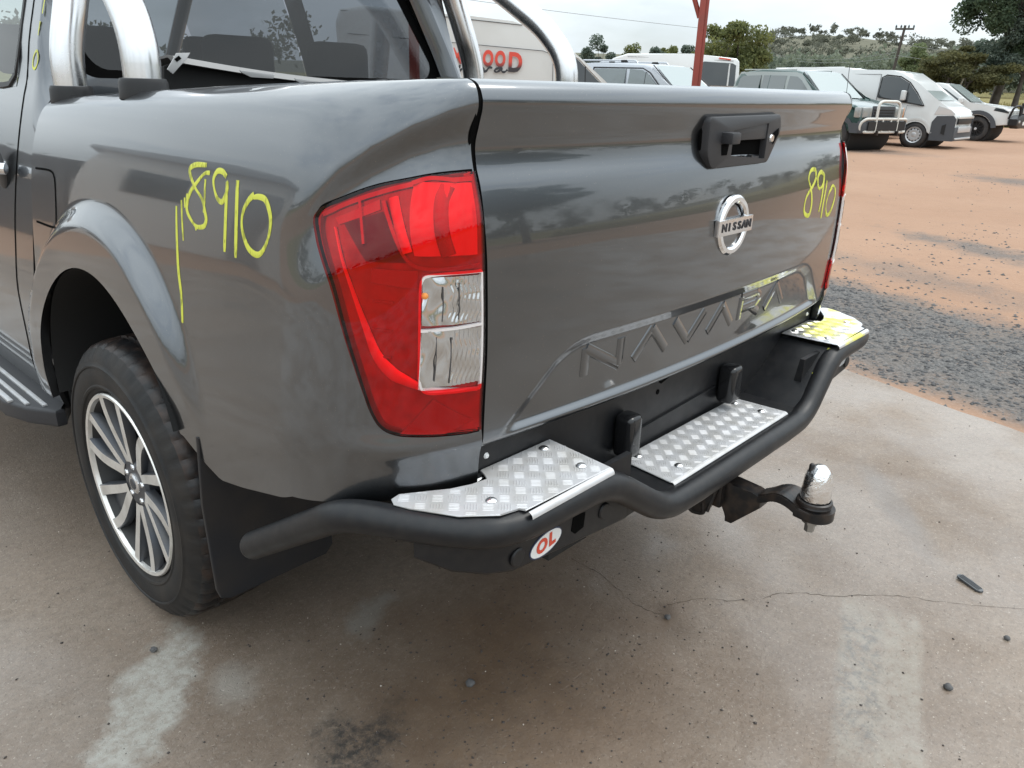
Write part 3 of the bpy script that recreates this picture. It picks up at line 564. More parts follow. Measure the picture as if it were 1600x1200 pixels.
# raised model-name letters in the recess
LET = {'N': [[(0, 0), (0, 1)], [(0, 1), (1, 0)], [(1, 0), (1, 1)]], 'A': [[(0, 0), (.5, 1)], [(.5, 1), (1, 0)]], 'V': [[(0, 1), (.5, 0)], [(.5, 0), (1, 1)]],
       'R': [[(0, 0), (0, 1)], [(0, 1), (.75, 1)], [(.75, 1), (.95, .8), (.95, .65), (.75, .45)], [(.75, .45), (.1, .45)], [(.5, .45), (1, 0)]]}
for ch, a, b in (('N', -.437, -.337), ('A', -.293, -.185), ('V', -.160, -.046), ('A', -.022, .086), ('R', .122, .225), ('A', .262, .372)):
    rs = []
    for st in LET[ch]:
        q = np.array(st, float); q = q if len(q) > 2 else np.array([q[0] * (1 - k) + q[1] * k for k in np.linspace(0, 1, 6)])
        X_ = a + (b - a) * q[:, 0]; Z_ = .834 + .054 * q[:, 1]
        rs.append(ribbon_np(tail(X_, Z_), np.tile([0, -1., 0], (len(q), 1)), .0118, .0026, -.0005))
    ribbons('letter', rs, PAINT, tailgate)
T8 = [(.465, 1.136), (.457, 1.151), (.427, 1.151), (.412, 1.132), (.433, 1.103), (.443, 1.068), (.433, 1.044), (.404, 1.049), (.392, 1.065), (.402, 1.091), (.443, 1.114), (.467, 1.132)]
mark('marker_digit', tail, [T8], tailgate, .0045)['label'] = 'yellow marker digit 8 on the tailgate'
mark('marker_digit', tail, [[(.526, 1.135), (.5, 1.143), (.479, 1.131), (.485, 1.107), (.504, 1.104), (.522, 1.114), (.528, 1.135), (.524, 1.108), (.512, 1.058), (.506, 1.044)]], tailgate, .0045)['label'] = 'yellow marker digit 9 on the tailgate'
mark('marker_digit', tail, [[(.554, 1.118), (.538, 1.075), (.532, 1.025)]], tailgate, .0045)['label'] = 'yellow marker digit 1 on the tailgate'
mark('marker_digit', tail, [[(.599, 1.098), (.57, 1.08), (.562, 1.053), (.577, 1.03), (.605, 1.032), (.629, 1.058), (.631, 1.088), (.607, 1.102), (.587, 1.095)]], tailgate, .0045)['label'] = 'yellow marker digit 0 on the tailgate'

# ---- tailgate handle
FY = -.030
def rpoly(pts, r, n=6):
    out = []
    for i in range(len(pts)):
        a, b, c = (Vector((*pts[k % len(pts)], 0)) for k in (i - 1, i, i + 1)); d1 = min(r, (a - b).length * .45); d2 = min(r, (c - b).length * .45)
        p0 = b + (a - b).normalized() * d1; p2 = b + (c - b).normalized() * d2
        out += [(p0 * (1 - t) ** 2 + b * 2 * t * (1 - t) + p2 * t * t).to_2d() for t in np.linspace(0, 1, n)]
    return np.array([tuple(q) for q in out])
ho = rpoly([(-.116, 1.280), (.184, 1.283), (.194, 1.250), (.148, 1.185), (-.092, 1.184), (-.114, 1.212)], .012); hc = np.array([.05, 1.232])
hi = []
for q in ho:                                                   # same ray, clipped to the cavity rectangle
    d = q - hc; k = min(abs((.131 if d[0] > 0 else .071) / d[0]) if abs(d[0]) > 1e-6 else 9, abs((.034 if d[1] > 0 else .038) / d[1]) if abs(d[1]) > 1e-6 else 9); hi.append(hc + d * min(k, .97))
hi = np.array(hi); hi[:, 0] = np.clip(hi[:, 0], -.022, .130)
lay = lambda q, y, g=0.0: np.stack([q[:, 0] + (q[:, 0] - hc[0]) * g, np.full(len(q), y), q[:, 1] + (q[:, 1] - hc[1]) * g], -1)
V, Fq = grid(np.stack([lay(ho, .02, .03), lay(ho, FY + .007, .015), lay(ho, FY + .0015, .0), lay(ho, FY, -.03), lay(hi, FY), lay(hi, FY + .003, -.01), lay(hi, .012, -.02)], 0), closed_v=True)
handle = from_np('tailgate_handle', V, Fq, GREYPLASTIC, truck, 40)
bb = bmesh.new(); prism(bb, [(-.118, 1.27), (-.108, 1.284), (.176, 1.286), (.190, 1.278), (.197, 1.252), (.150, 1.188), (.138, 1.178), (-.088, 1.178), (-.102, 1.186), (-.12, 1.225)], 'y', -.016, .03, .003)
from_bm('bezel_base', bb, BLACKGAP, handle, 40)
lv = bmesh.new(); prism(lv, [(-.021, 1.2655), (.129, 1.2655), (.129, 1.234), (-.021, 1.234)], 'y', FY + .002, .0, .003); from_bm('pull_lever', lv, GREYPLASTIC, handle, 40)
prism_obj('cavity_floor', [(-.018, 1.234), (.128, 1.234), (.113, 1.194), (-.018, 1.194)], 'y', -.006, .01, PLASTIC, handle)
for x in (.03, .045, .078): prism_obj('rib', [(x, 1.203), (x + .004, 1.203), (x + .006, 1.194), (x - .002, 1.194)], 'y', -.026, .0, GREYPLASTIC, handle)
prism_obj('cavity_lip', [(-.018, 1.199), (.116, 1.199), (.112, 1.1935), (-.018, 1.1935)], 'y', -.024, .0, RIMGREY, handle)
bx_ = bmesh.new(); bm_box(bx_, (-.050, FY - .010, 1.241), (.034, .028, .022), .004); from_bm('lock_cover', bx_, GREYPLASTIC, handle, 40)
prism_obj('lock_shade', [(-.066, 1.229), (-.036, 1.229), (-.040, 1.208), (-.060, 1.208)], 'y', FY - .0012, FY + .004, BLACKGAP, handle)
lathe('lock_cylinder', [(0, .001), (0, .007), (.004, .009), (.03, .009)], CHROME, handle, 20, 'y', (.150, FY - .003, 1.235))
prism_obj('finger_slot', [(.155, 1.246), (.178, 1.255), (.180, 1.243), (.160, 1.222)], 'y', FY - .0012, FY + .004, BLACKGAP, handle)

# ---- round badge with name bar
by, bz = float(tail(0, 1.066)[1]), 1.066
bg = bmesh.new(); n = 64; rings = []
for (r_, y_) in ((.0455, by), (.0455, by - .005), (.050, by - .0085), (.058, by - .0085), (.0625, by - .004), (.0625, by + .002)):
    rings.append([bg.verts.new((.002 + r_ * math.cos(2 * math.pi * k / n), y_, bz + r_ * math.sin(2 * math.pi * k / n))) for k in range(n)])
for a, b in zip(rings[:-1], rings[1:]):
    for k in range(n): bg.faces.new((a[k], a[(k + 1) % n], b[(k + 1) % n], b[k]))
badge = from_bm('badge', bg, MIRROR_CHROME, truck, 30)
bm_ = bmesh.new(); prism(bm_, [(-.070, bz - .0165), (.074, bz - .0165), (.074, bz + .0165), (-.070, bz + .0165)], 'y', by - .0115, by, .002)
from_bm('name_bar', bm_, CHROME, badge, 35)
for k, ch in enumerate('NISSAN'):
    text('letter', ch, .0235, .0006, INK, Matrix.Translation(((-.049 + .0208 * k) + (.001 if k > 1 else 0), by - .0122, bz - .0002)) @ Matrix.Rotation(R(90), 4, 'X') @ Matrix.Diagonal((1.2, 1.0, 1, 1)), badge, offset=.0007)

# ---- tail lamps
LZ = [.806, .8085, .811, .814, .823, .842, .882, .959, 1.043, 1.102, 1.129, 1.145, 1.162, 1.183, 1.195, 1.204, 1.207]
LT = [.95, .86, .74, .625, .547, .499, .444, .352, .263, .174, .155, .176, .27, .439, .62, .808, .95]
TR = .993
def tmap(t): return np.interp(t, [.15, .19, .25, .44, .6, .67, .8, .95, .99], [.12, .155, .235, .459, .625, .695, .835, .965, .992])
LAMPDARK = P('lamp_dark_reflection', (.10, .10, .105), .25, .6)
def lampgrid(zs, tl, tr, off, border=None):
    nz_ = len(zs); k = np.linspace(0, 1, 44); T_ = tl[:, None] + (tr - tl)[:, None] * k[None, :]; Z_ = np.repeat(zs[:, None], len(k), 1)
    G_ = on(quarter, T_, Z_, off)
    if border is not None:
        G0 = on(quarter, T_, Z_, border)
        G_ = np.concatenate([G0[:, :1], G_, G0[:, -1:]], 1); e = np.concatenate([G0[:, :1], G0, G0[:, -1:]], 1)
        G_ = np.concatenate([e[:1], G_, e[-1:]], 0)
    return G_
def patch(t, z, off, nsub=10):
    """quad patch from 4 (t,z) corners, gently following the panel"""
    t = np.array(t); z = np.array(z); a = np.linspace(0, 1, nsub)
    A, B = np.meshgrid(a, a, indexing='ij'); t = tmap(t)
    f = lambda c: c[0] * (1 - A) * (1 - B) + c[1] * A * (1 - B) + c[2] * A * B + c[3] * (1 - A) * B
    return on(quarter, f(t), f(z), off)
zfull = np.concatenate([np.linspace(.8065, .83, 12), np.linspace(.835, 1.13, 40), np.linspace(1.131, 1.2068, 34)])
tl = pchip(zfull, LZ, LT); tr = np.full_like(tl, TR)
CZ0, CZ1 = .889, 1.066                                          # clear (reverse / indicator) window
for s in (1, -1):
    lamp = None
    kk_ = np.linspace(0, 1, 44)[None, :]; fac_ = .0014 + .0016 * np.abs(((zfull[:, None] * 26 + kk_ * 2.2) % 1.0) - .5) * (1 - sst(.0, .16, np.abs(kk_ - .5) - .34))
    V, Fq = grid(SX(lampgrid(zfull, tl, tr, fac_), s), flip=(s > 0)); lamp = from_np('tail_lamp', V, Fq, LAMPRED, truck, 60)
    # black rubber seam round the lamp
    zo = np.concatenate([np.linspace(.806, .8145, 26), np.linspace(.816, .85, 18), np.linspace(.86, 1.11, 30), np.linspace(1.115, 1.16, 24), np.linspace(1.164, 1.207, 24)])
    uu = np.concatenate([[.992], pchip(zo, LZ, LT), [.992]]); vv = np.concatenate([[.8055], zo, [1.2075]])
    V, Fq = ribbon_np(on(quarter, uu, vv, .0006), normal_of(quarter, uu, vv), .0042, .0012); from_np('seam', SX(V, s), Fq, BLACKGAP, lamp)
    def rib(name, pts, hw, th, mat, base=.003, nn=7):
        q = catmull(pts, nn); q[:, 0] = tmap(q[:, 0]); q[:, 1] -= .002; V, Fq = ribbon_np(on(quarter, q[:, 0], q[:, 1], .0016), normal_of(quarter, q[:, 0], q[:, 1]), hw, th, base - .0016)
        return from_np(name, SX(V, s), Fq, mat, lamp, 60)
    def pat(name, t, z, off, mat, nsub=10):
        V, Fq = grid(SX(patch(t, z, off, nsub), s)); return from_np(name, V, Fq, mat, lamp, 60)
    rib('light_guide', [(.268, 1.123), (.309, 1.085), (.360, 1.04), (.412, .993), (.470, .945), (.545, .917), (.61, .905), (.70, .893), (.82, .886), (.965, .881)], [.0016 + .0075 * np.exp(-((k - .55) / .22) ** 2) + .002 * k for k in np.linspace(0, 1, 64)], .003, LAMPSILV)
    rib('upper_guide', [(.475, 1.166), (.53, 1.125), (.59, 1.09), (.66, 1.077), (.80, 1.075), (.97, 1.078)], .0035, .003, LAMPSILV2)
    rib('upper_guide', [(.36, 1.165), (.385, 1.13), (.40, 1.105)], .003, .003, LAMPSILV2)
    rib('upper_guide', [(.52, 1.172), (.56, 1.13), (.595, 1.098)], .008, .003, LAMPSILV)
    rib('top_edge', [(.215, 1.139), (.30, 1.157), (.42, 1.174), (.56, 1.187), (.72, 1.196), (.97, 1.200)], .0045, .002, LAMPSILV2)
    rim_q = np.array(list(zip(LT[3:], LZ[3:]))); rr_ = catmull(rim_q, 6); ctr_ = np.array([.72, 1.0]); rr_ = rr_ + (ctr_ - rr_) * np.array([.055, .028])
    V, Fq = ribbon_np(on(quarter, rr_[:, 0], rr_[:, 1], .0018), normal_of(quarter, rr_[:, 0], rr_[:, 1]), .0045, .0015); from_np('housing_rim', SX(V, s), Fq, P('lamp_maroon_housing', (.10, .006, .008), .35), lamp, 60)
    pat('dark_housing', (.30, .47, .60, .41), (1.128, 1.150, 1.082, 1.080), .0028, P('lamp_maroon_housing', (.10, .006, .008), .35))
    pat('bright_facet', (.26, .45, .46, .28), (1.134, 1.166, 1.152, 1.125), .0032, LAMPSILV2)
    pat('bar_reflector', (.436, .648, .648, .436), (1.071, 1.071, 1.044, 1.050), .004, LAMPSILV2)
    for z_ in (1.026, .983, .942): rib('thin_guide', [(.445, z_), (.54, z_ - .001)], .0015, .002, LAMPSILV2)
    # brake lamp bowl: stepped dish, upper inner corner
    a = np.linspace(0, 1, 26); A, B = np.meshgrid(a, np.linspace(0, 1, 20), indexing='ij')
    Tb = (.60 + .07 * np.sin(B * np.pi)) * 0 + (.605 + .05 * (B - .5) ** 2 * 4 * .5) * (1 - A) + .955 * A; Zb = 1.092 + (.100 + .0 * A) * B
    off = .003 + .0035 * np.abs(np.sin(A * 9.0)) + .002 * B
    V, Fq = grid(SX(on(quarter, tmap(Tb), Zb, off), s)); from_np('brake_reflector', V, Fq, LAMPSILV, lamp, 40)
    rib('bowl_shade', [(.80, 1.19), (.765, 1.165), (.76, 1.13), (.79, 1.095)], .012, .004, LAMPSILV2, .004)
    rib('bowl_eyelid', [(.62, 1.192), (.72, 1.1995), (.86, 1.197)], .004, .004, LAMPSILV2, .005)
    pat('lower_reflector', (.60, .80, .96, .74), (.815, .81, .825, .872), .0035, LAMPSILV2)
    # clear window: fluted silver dish with a divider, white rim and amber bulb
    for z0, z1 in ((CZ0 + .004, .982), (.990, CZ1 - .004)):
        A, B = np.meshgrid(np.linspace(0, 1, 60), np.linspace(0, 1, 26), indexing='ij')
        Tc = .672 + (.972 - .672) * A; Zc = z0 + (z1 - z0) * B
        w = A + .28 * (B - .5) ** 2 + .02 * np.sin(B * 17)
        off = .0068 + .0011 * np.sin(w * 74) * sst(.32, .5, A) + .0016 * np.cos((A - .1) * 17 + 1.4 * np.sin(B * 6)) * (1 - sst(.3, .6, A)) + .0010 * np.sin(B * 8 + A * 5)
        V, Fq = grid(SX(on(quarter, tmap(Tc), Zc, off), s)); from_np('clear_reflector', V, Fq, LAMPCLR, lamp, 60)
    for t_, z0_, z1_ in ((.735, .905, .975), (.80, .90, .972), (.76, .998, 1.05), (.84, 1.0, 1.055)):  # thin dark lines painted in for dark reflections in the silver dish
        rib('dark_reflection_line', [(t_, z0_), (t_ + .003, (z0_ + z1_) / 2), (t_ + .001, z1_)], .0010, .0006, LAMPDARK, .0085, 6)
    rib('window_rim', [(.975, CZ1 + .003), (.80, CZ1 + .003), (.70, CZ1), (.672, CZ1 - .006), (.662, CZ1 - .022), (.663, .985), (.668, .92), (.672, .906), (.70, CZ0 - .002), (.80, CZ0 - .005), (.975, CZ0 - .006)], .0024, .005, LAMPSILV, .004)
    rib('window_rim', [(.975, CZ1 + .003), (.976, .98), (.975, CZ0 - .006)], .002, .005, LAMPSILV, .004, 12)
    rib('window_divider', [(.668, .984), (.80, .986), (.972, .988)], .0026, .005, LAMPSILV, .004)
    bb_ = bmesh.new(); bmesh.ops.create_uvsphere(bb_, u_segments=14, v_segments=9, radius=.0065); pb = on(quarter, np.array(.712), np.array(1.034), .002)
    bmesh.ops.translate(bb_, vec=Vector(pb * np.array([s, 1, 1])), verts=bb_.verts); from_bm('bulb', bb_, BULB, lamp, 60)
    # outer lenses: red everywhere except the clear window (three pieces of one flush shell)
    OFF, BOR = (.0095 if s > 0 else .0066), .001; TW_ = .694
    zl = np.unique(np.concatenate([zfull[zfull < CZ0], [CZ0]])); V, Fq = grid(SX(lampgrid(zl, pchip(zl, LZ, LT), np.full_like(zl, TR), OFF, BOR)[:-1], s)); from_np('red_lens', V, Fq, LENSRED, lamp, 60)
    zu = np.unique(np.concatenate([[CZ1], zfull[zfull > CZ1]])); V, Fq = grid(SX(lampgrid(zu, pchip(zu, LZ, LT), np.full_like(zu, TR), OFF, BOR)[1:], s)); from_np('red_lens', V, Fq, LENSRED, lamp, 60)
    zm = np.linspace(CZ0, CZ1, 30); V, Fq = grid(SX(lampgrid(zm, pchip(zm, LZ, LT), np.full_like(zm, TW_), OFF, BOR)[1:-1, :-1], s)); from_np('red_lens', V, Fq, LENSRED, lamp, 60)
    V, Fq = grid(SX(lampgrid(zm, np.full_like(zm, TW_), np.full_like(zm, TR), OFF, BOR)[1:-1, 1:], s)); from_np('clear_lens', V, Fq, LENSCLR, lamp, 60)

# ---- rear step bumper
bump = box('rear_bumper', (0, -.02, .548), (.74, .10, .05), POWDER, truck, .004)
tl_ = [(-.902, .395, .497), (-.888, .108, .683), (-.805, -.047, .683), (-.742, -.112, .682), (-.498, -.120, .682), (-.325, -.137, .562), (-.2, -.139, .560)]
path = tl_ + [(-x, y, z) for x, y, z in tl_[::-1]]
bmt = bmesh.new(); pth = fillet(path, [0, .055, .08, .07, .055, .055, .01, .01, .055, .055, .07, .08, .055, 0], 8)
TRD = .0272; bm_tube(bmt, pth, TRD, 22, True)
for e in (0, -1):
    c = Vector(path[e]); d = (c - Vector(path[1 if e == 0 else -2])).normalized(); u_ = d.orthogonal().normalized(); w_ = d.cross(u_)
    prev = None
    for k in range(6):
        a = k / 5 * math.pi / 2; ring = [bmt.verts.new(c + d * (.022 * math.sin(a)) + (u_ * math.cos(2 * math.pi * j / 22) + w_ * math.sin(2 * math.pi * j / 22)) * max(TRD * math.cos(a), .0006)) for j in range(22)]
        if prev:
            for j in range(22): bmt.faces.new((prev[j], prev[(j + 1) % 22], ring[(j + 1) % 22], ring[j]))
        prev = ring
bar = from_bm('tube_bar', bmt, POWDER, bump, 60)
# folded sheet behind and between the steps
sheet = [(-.66, .70), (-.50, .70), (-.315, .585), (.315, .585), (.50, .70), (.66, .70)]
bs = bmesh.new()
prev = None
for x, z in sheet:
    cur = [bs.verts.new((x, -.13, z)), bs.verts.new((x, .024, z))]
    if prev: bs.faces.new((prev[0], prev[1], cur[1], cur[0]))
    prev = cur
from_bm('bumper_sheet', bs, POWDER, bump, 20)
box('back_plate', (0, .032, .655), (1.36, .016, .22), POWDER, bump, .003)
prism_obj('pressed_rib', [(-.20, .632), (.14, .648), (.14, .652), (-.20, .637)], 'y', .018, .030, POWDER, bump, .001)
prism_obj('plate_hole', [(-.118, .728), (-.108, .722), (-.062, .733), (-.056, .745), (-.06, .758), (-.118, .752)], 'y', .0228, .030, BLACKGAP, bump)
lathe('plate_hole', [(0, .0005), (0, .006), (.002, .006)], BLACKGAP, bump, 14, 'y', (-.118, .0228, .705))
for x0, x1 in ((-.283, -.236), (.150, .202)):
    b_ = bmesh.new(); bm_box(b_, ((x0 + x1) / 2, .0, .655), (x1 - x0, .045, .095), .014, 3); from_bm('rubber_stop', b_, P('wet_black_rubber', (.012, .012, .013), .16), bump, 50)
for sx_ in (-1, 1): lathe('sheet_rivet', [(-.004, .0005), (-.003, .004), (0, .006)], STICKWHITE, bump, 10, 'y', (sx_ * .655, .0235, .735))

BARS = None
def tread(poly, z, name='tread_bars'):
    """five-bar tread: short raised bars in squares of alternating direction, set at 45 degrees"""
    P2 = np.array(poly); x0, y0 = P2.min(0); x1, y1 = P2.max(0)
    def inside(x, y):
        c = False
        for (ax, ay), (bx2, by2) in zip(poly, poly[1:] + poly[:1]):
            if (ay > y) != (by2 > y) and x < (bx2 - ax) * (y - ay) / (by2 - ay) + ax: c = not c
        return c
    bm = bmesh.new(); cell = .0265; k45 = math.sqrt(.5); rng = int(1.0 / cell)
    for i in range(-rng, rng):
        for j in range(-rng, rng):
            cx, cy = (i - j) * cell * k45, (i + j) * cell * k45
            if not (x0 - .03 < cx < x1 + .03 and y0 - .03 < cy < y1 + .03): continue
            dv = Vector((k45, k45, 0)) if (i + j) % 2 else Vector((-k45, k45, 0)); nv = Vector((-dv.y, dv.x, 0))
            for k in range(5):
                c = Vector((cx, cy, z)) + nv * ((k - 2) * .0046); h = .0095; w = .0011
                a, b = c + dv * h, c - dv * h
                if not (inside(a.x, a.y) and inside(b.x, b.y)): continue
                bv = [bm.verts.new(b - nv * w), bm.verts.new(b + nv * w), bm.verts.new(a + nv * w), bm.verts.new(a - nv * w)]
                tv = [bm.verts.new(b + dv * .003 + Vector((0, 0, .0007))), bm.verts.new(a - dv * .003 + Vector((0, 0, .0007)))]
                bm.faces.new((bv[0], tv[0], bv[1])); bm.faces.new((bv[2], tv[1], bv[3])); bm.faces.new((bv[1], tv[0], tv[1], bv[2])); bm.faces.new((bv[3], tv[1], tv[0], bv[0]))
    return bm
def yellowed():
    m, nt, N, L, b = new_mat('checker_aluminium_yellow_paint'); b.inputs['Roughness'].default_value = .4
    t = N.new('ShaderNodeTexCoord'); n_ = N.new('ShaderNodeTexNoise'); n_.inputs['Scale'].default_value = 13; n_.inputs['Detail'].default_value = 4
    L.new(t.outputs['Object'], n_.inputs['Vector']); r = N.new('ShaderNodeMapRange'); r.inputs['From Min'].default_value = .46; r.inputs['From Max'].default_value = .58
    L.new(n_.outputs['Fac'], r.inputs['Value'])
    x = N.new('ShaderNodeMix'); x.data_type = 'RGBA'; x.inputs['A'].default_value = (.72, .72, .73, 1); x.inputs['B'].default_value = (.78, .74, .16, 1)
    L.new(r.outputs['Result'], x.inputs['Factor']); L.new(x.outputs['Result'], b.inputs['Base Color'])
    k = N.new('ShaderNodeMapRange'); k.inputs['To Min'].default_value = 1.0; k.inputs['To Max'].default_value = .35; L.new(r.outputs['Result'], k.inputs['Value']); L.new(k.outputs['Result'], b.inputs['Metallic'])
    return m
ALUY = yellowed()
def bolt(parent, x, y, z):
    o = lathe('bolt', [(0, .0085), (.0015, .0095), (.004, .007), (.0052, .003), (.0054, .0004)], CHROME, parent, 16, 'z', (x, y, z)); return o
def step(poly, z, mat, bolts, lip=None, label=None):
    o = prism_obj('step_plate', poly, 'z', z - .003, z, mat, bump, .0012, 1)
    if label: o['label'] = label
    tb = from_bm('tread_bars', tread(poly, z), mat, bump, None); tb['kind'] = 'stuff'
    for x, y in bolts: bolt(bump, x, y, z)
    if lip:
        (xa, xb, y, dy, dz) = lip
        bl = bmesh.new(); rs = []
        for k in range(6):
            a = k / 5 * math.pi / 2; rs.append([bl.verts.new((x, y - dy * math.sin(a), z - .0008 - dz * (1 - math.cos(a)))) for x in (xa, xb)])
        for a, b in zip(rs[:-1], rs[1:]): bl.faces.new((a[0], a[1], b[1], b[0]))
        from_bm('plate_edge', bl, mat, bump, 60)
    return o
step([(-.252, .018), (-.264, -.116), (.262, -.116), (.250, .018)], .590, ALU, [(-.215, -.002), (-.19, -.088), (.215, -.002), (.215, -.075)], (-.262, .262, -.116, .010, .012), 'middle checker step plate')
side_l = [(-.490, .020), (-.500, -.128), (-.714, -.122), (-.716, -.110), (-.752, -.104), (-.80, -.062), (-.838, .008), (-.848, .034), (-.840, .050), (-.822, .054), (-.785, .030), (-.752, .008), (-.716, -.004), (-.684, -.010), (-.676, .004), (-.672, .022)]
BL = [(-.53, .0), (-.535, -.09), (-.732, -.065)]
step(side_l, .714, ALU, BL, (-.714, -.500, -.128, .009, .010), 'left checker step plate')
step([(-x, y) for x, y in side_l], .714, ALUY, [(-x, y) for x, y in BL], (.500, .714, -.128, .009, .010), 'right checker step plate smeared with yellow paint')
xm = np.linspace(.498, .415, 12); zm_ = np.interp(xm, [.315, .50], [.585, .70]); from_np('marker_line', *ribbon_np(np.stack([xm, np.full_like(xm, -.112), zm_ + .001], -1), np.tile([-.53, 0, .85], (12, 1)), .0045, .001), MARKER, bump)['label'] = 'yellow marker line beside the right step'
# lower skirts with slot, bolts and stickers
SY = -.095
for s in (-1, 1):
    pth_ = [(.385, SY, .545), (.705, SY, .582), (.757, SY + .012, .594), (.805, SY + .042, .608), (.842, SY + .09, .628)]
    sk = bmesh.new(); rows = []
    for i, (x, y, z0) in enumerate(pth_):
        d = Vector((pth_[min(i + 1, 4)][0] - pth_[max(i - 1, 0)][0], pth_[min(i + 1, 4)][1] - pth_[max(i - 1, 0)][1], 0)).normalized(); n_ = Vector((-d.y, d.x, 0)) * .012
        rows.append([sk.verts.new((s * px, py, pz)) for px, py, pz in ((x, y, z0 + .006), (x, y, .69), (x + n_.x, y + n_.y, .69), (x + n_.x * 2.5, y + n_.y * 2.5, z0), (x + n_.x * .4, y + n_.y * .4, z0))])
    for a, b in zip(rows[:-1], rows[1:]):
        for k in range(5): sk.faces.new((a[k], a[(k + 1) % 5], b[(k + 1) % 5], b[k]))
    sk.faces.new(rows[0]); sk.faces.new(rows[-1][::-1]); from_bm('bumper_skirt', sk, POWDER, bump, 35)
    prism_obj('skirt_slot', [(s * .524, .590), (s * .521, .619), (s * .555, .626), (s * .559, .596), (s * .548, .586)], 'y', SY - .0012, SY + .005, BLACKGAP, bump)
    for x, z in ((.700, .609), (.463, .598)): lathe('skirt_bolt', [(-.004, .0005), (-.004, .014), (-.002, .0165), (0, .0165)], POWDER, bump, 24, 'y', (s * x, SY, z))
    prism_obj('bumper_bracket', [(.03, .54), (-.09, .55), (-.10, .60), (.03, .60)], 'x', s * .383, s * .394, POWDER, bump)
    prism_obj('chassis_rail', [(.0, .46), (3.5, .46), (3.5, .58), (.0, .575)], 'x', s * .38, s * .50, UNDER, truck)
    prism_obj('tub_underside', [(.14, .60), (.60, .56), (.60, .60), (.14, .655)], 'x', s * .52, s * .80, UNDER, truck)
def oval(rx, rz): return [(-.628 + rx * math.cos(a) * .97 - rz * math.sin(a) * .15, .6035 + rz * math.sin(a) + rx * .16 * math.cos(a)) for a in np.linspace(0, 2 * math.pi, 44, endpoint=False)]
sk = bmesh.new(); prism(sk, oval(.043, .0225), 'y', SY - .0010, SY + .004); from_bm('sticker', sk, STICKNAVY, bump)['label'] = 'oval OL sticker'
sk = bmesh.new(); prism(sk, oval(.0405, .0195), 'y', SY - .0016, SY + .004); from_bm('sticker_face', sk, STICKWHITE, bump)
for k, ch in enumerate('OL'):
    text('sticker_letter', ch, .034, .0003, STICKRED, Matrix.Translation((-.641 + .026 * k, SY - .0022, .602 + .004 * k)) @ Matrix.Rotation(R(90), 4, 'X') @ Matrix.Rotation(R(9), 4, 'Z'), bump, offset=.0016, shear=.15)
prism_obj('reflector_sticker', [(.650, .606), (.705, .612), (.705, .65), (.650, .646)], 'y', SY - .0012, SY + .004, P('pale_reflector', (.45, .46, .47), .35), bump)

# ---- tow hitch
hitch = box('tow_hitch', (0, -.02, .475), (.075, .20, .075), STEELBLACK, truck, .004)
prism_obj('receiver_plate', [(-.09, .515), (-.105, .500), (-.105, .440), (-.085, .415), (-.05, .415), (-.045, .45), (.02, .45), (.02, .515)], 'x', -.055, -.045, STEELBLACK, hitch, .001)
lo = tube('safety_loop', [(-.05, -.085, .445), (-.05, -.09, .418), (-.05, -.055, .412), (-.05, -.045, .44)], .0065, STEELBLACK, hitch, 8, .012)
tube('hitch_pin', [(-.07, -.085, .478), (.07, -.085, .478)], .008, P('rusty_pin', (.16, .07, .035), .7), hitch, 10)
tube('pin_clip', [(-.06, -.10, .50), (-.066, -.112, .516), (-.05, -.12, .522), (-.045, -.112, .50), (-.05, -.105, .46), (-.056, -.10, .43)], .0045, STEELBLACK, hitch, 8, .01)
tg = bmesh.new(); prism(tg, [(-.075, .503), (-.135, .503), (-.185, .494), (-.205, .498), (-.205, .466), (-.145, .402), (-.128, .402), (-.128, .428), (-.118, .432), (-.118, .44), (-.075, .44)], 'x', -.022, .022, .004, 2)
from_bm('tongue', tg, STEELBLACK, hitch, 40)
def sweep_plate(pts, w, th):
    b = bmesh.new(); pr = []
    for i, (y, z) in enumerate(pts):
        wi = w[i]; pr.append([b.verts.new((-wi, y, z)), b.verts.new((wi, y, z)), b.verts.new((wi, y, z - th)), b.verts.new((-wi, y, z - th))])
    for a, c in zip(pr[:-1], pr[1:]):
        for k in range(4): b.faces.new((a[k], a[(k + 1) % 4], c[(k + 1) % 4], c[k]))
    b.faces.new(pr[0]); b.faces.new(pr[-1][::-1])
    bmesh.ops.bevel(b, geom=list(b.edges), offset=.003, segments=2, affect='EDGES', clamp_overlap=True); return b
from_bm('tongue_neck', sweep_plate([(-.195, .498), (-.212, .507), (-.232, .521), (-.250, .526), (-.268, .524), (-.285, .517), (-.30, .511)], [.023, .026, .031, .035, .037, .038, .038], .022), STEELBLACK, hitch, 50)
ang = np.linspace(math.pi, 2 * math.pi, 20); pl = [(.04 * math.cos(a), -.318 + .038 * math.sin(a)) for a in ang] + [(.038, -.285), (-.038, -.285)]
prism_obj('ball_plate', pl, 'z', .489, .511, STEELBLACK, hitch, .005, 3)
CB = (0, -.312, 0)
lathe('ball_base', [(.510, .034), (.516, .036), (.520, .034), (.521, .037), (.526, .036), (.528, .032)], STEELBLACK, hitch, 32, 'z', CB)
lathe('ball_cap', [(.528, .030), (.532, .0315), (.560, .0295), (.578, .028), (.590, .025), (.600, .018), (.606, .009), (.6075, .0008)], FOIL, hitch, 36, 'z', CB, 70)
lathe('cap_nub', [(.588, .006), (.606, .006), (.609, .004), (.61, .0005)], STEELBLACK, hitch, 12, 'z', (-.012, -.298, 0))
lathe('ball_nut', [(.450, .0005), (.450, .011), (.470, .011), (.470, .018), (.489, .018)], P('zinc_nut', (.33, .32, .3), .45, .8), hitch, 6, 'z', CB)

